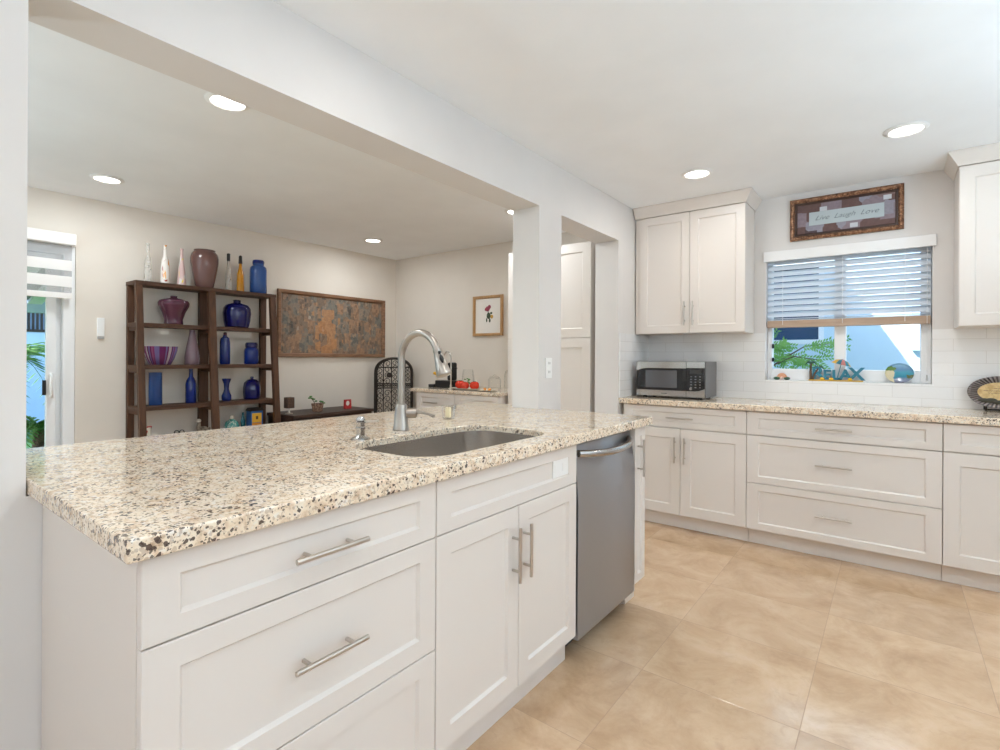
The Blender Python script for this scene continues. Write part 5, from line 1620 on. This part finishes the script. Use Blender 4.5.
# feathery tree branch
tr = thing('garden_tree', 'feathery green branches outside the left pane of the kitchen window', 'tree', (-1.15, 5.35, -0.12))
mb = MB()
mb.tube([(-1.15, 5.35, -0.12), (-1.12, 5.33, 0.6), (-0.98, 5.30, 1.15)], [0.03, 0.022, 0.014], 8)
brs = [[(-0.98, 5.30, 1.10), (-0.80, 5.28, 1.24), (-0.62, 5.28, 1.36), (-0.42, 5.28, 1.38)], [(-0.98, 5.30, 1.12), (-0.85, 5.27, 1.20), (-0.70, 5.25, 1.27), (-0.52, 5.25, 1.24)], [(-0.98, 5.30, 1.15), (-0.92, 5.30, 1.30), (-0.84, 5.3, 1.40)],
       [(-0.98, 5.3, 1.15), (-0.96, 5.28, 1.28), (-0.93, 5.28, 1.40)]]
for b in brs:
    mb.tube(b, [0.010, 0.007, 0.005, 0.003][:len(b)], 6)
mb.build('branches', M['bark'], tr)
mb = MB()
random.seed(5)
def leaflet(mb, p, d, L, w):
    d = d.normalized()
    s_ = d.cross(Vector((random.uniform(-.3, .3), -1, random.uniform(-.2, .6)))).normalized() * w
    n_ = d.cross(s_).normalized() * w * 0.15
    mb.add([p, p + d * L * 0.45 + s_, p + d * L, p + d * L * 0.45 - s_, p + d * L * 0.45 + n_], [(0, 1, 4), (1, 2, 4), (2, 3, 4), (3, 0, 4)])
for b in brs:
    for i in range(len(b) - 1):
        a, e_ = Vector(b[i]), Vector(b[i + 1])
        if i == 0 and b is not brs[2]: continue
        for k in range(3):
            p = a.lerp(e_, (k + 0.5) / 3)
            for q in range(2):
                an = random.uniform(-0.7, 0.9)
                dr_ = Vector((math.cos(an) * random.choice((1, 1, -0.7)), random.uniform(-.3, .3), math.sin(an)))
                for j in range(7):
                    pp = p + dr_ * 0.022 * (j + 1)
                    for sgn in (-1, 1):
                        leaflet(mb, pp, dr_ + Vector((-dr_.z, 0, dr_.x)) * sgn * 1.1, random.uniform(0.030, 0.048), 0.0085)
mb.build('foliage', M['leaf_bright'], tr)

# ------------------------------------------------------------------ outdoors, beyond the sliding door
pr = thing('patio_cover', 'striped white and grey patio cover outside the sliding door', 'patio cover', (-6.6, 0.6, 2.35))
def patio_slab(mb, y0, y1, dz0, dz1):
    xo, xi, zo, zi = -8.2, XL - 0.20, 1.86, 2.40
    return mb.hexa([(xo, y0, zo + dz0), (xi, y0, zi + dz0), (xi, y1, zi + dz0), (xo, y1, zo + dz0)], [(xo, y0, zo + dz1), (xi, y0, zi + dz1), (xi, y1, zi + dz1), (xo, y1, zo + dz1)])
for k in range(21):
    patio_slab(MB(), -2.2 + k * 0.28, -2.2 + k * 0.28 + 0.13, 0.0, 0.04).build('board', M['white_frame'], pr)
patio_slab(MB(), -2.3, 3.6, 0.042, 0.06).build('sheeting', mat('grey_roof_sheet', (0.22, 0.23, 0.25), 0.6), pr)
MB().box(-8.3, -8.202, -2.3, 3.6, 1.76, 1.88).build('fascia', M['blue_stucco'], pr)
for yy in (-2.1, 3.3):
    MB().box(-8.29, -8.21, yy, yy + 0.1, -0.12, 1.759).build('post', M['white_frame'], pr)
gw = thing('garden_wall', 'pale blue garden wall behind the palms outside the sliding door', 'wall', (-13.0, 2.5, -0.12))
MB().box(-13.2, -13.0, -6, 10, -0.12, 3.6).build('wall', M['blue_stucco'], gw)
mb = MB()
for k in range(6):
    mb.box(-12.995, -12.97, 2.22 + k * 0.062, 2.255 + k * 0.062, 1.74, 2.05)
mb.box(-12.998, -12.98, 2.19, 2.60, 1.69, 1.739).box(-12.998, -12.98, 2.19, 2.60, 2.051, 2.10)
mb.build('louvre', M['iron'], gw)
def palm(x, y, h, L, nf, label, name='palm_tree', m='leaf', cat='palm'):
    t = thing(name, label, cat, (x, y, -0.12))
    MB().tube([(x, y, -0.12), (x + 0.02, y, h * 0.5), (x, y, h)], [0.09, 0.07, 0.05], 10).build('trunk', M['bark'], t)
    mb = MB()
    for k in range(nf):
        a = 2 * PI * k / nf + random.uniform(-.2, .2)
        lift = random.uniform(0.35, 1.0)
        prev = None
        for j in range(9):
            q = j / 8
            p = Vector((x + L * q * math.cos(a), y + L * q * math.sin(a), h + L * (lift * q - 1.15 * q * q)))
            if prev is not None:
                mb.tube([prev, p], [0.012 * (1.1 - q), 0.012 * (1 - q) + 0.002], 5)
                dr_ = (p - prev).normalized()
                sd_ = dr_.cross(Vector((0, 0, 1))).normalized()
                for sgn in (-1, 1):
                    for o_ in (0, 0.5):
                        pp = prev.lerp(p, o_)
                        leaflet(mb, pp, dr_ * 0.7 + sd_ * sgn - Vector((0, 0, 0.35)), L * 0.34 * (1 - 0.5 * q), 0.016)
            prev = p
    mb.build('fronds', M[m], t)
    return t
palm(-9.7, 1.35, 1.15, 1.35, 15, 'tall green palm outside the sliding door')
palm(-7.0, 1.33, 0.50, 0.62, 15, 'low arching green plant on the lawn outside the sliding door', 'agave_plant', 'leaf', 'plant')
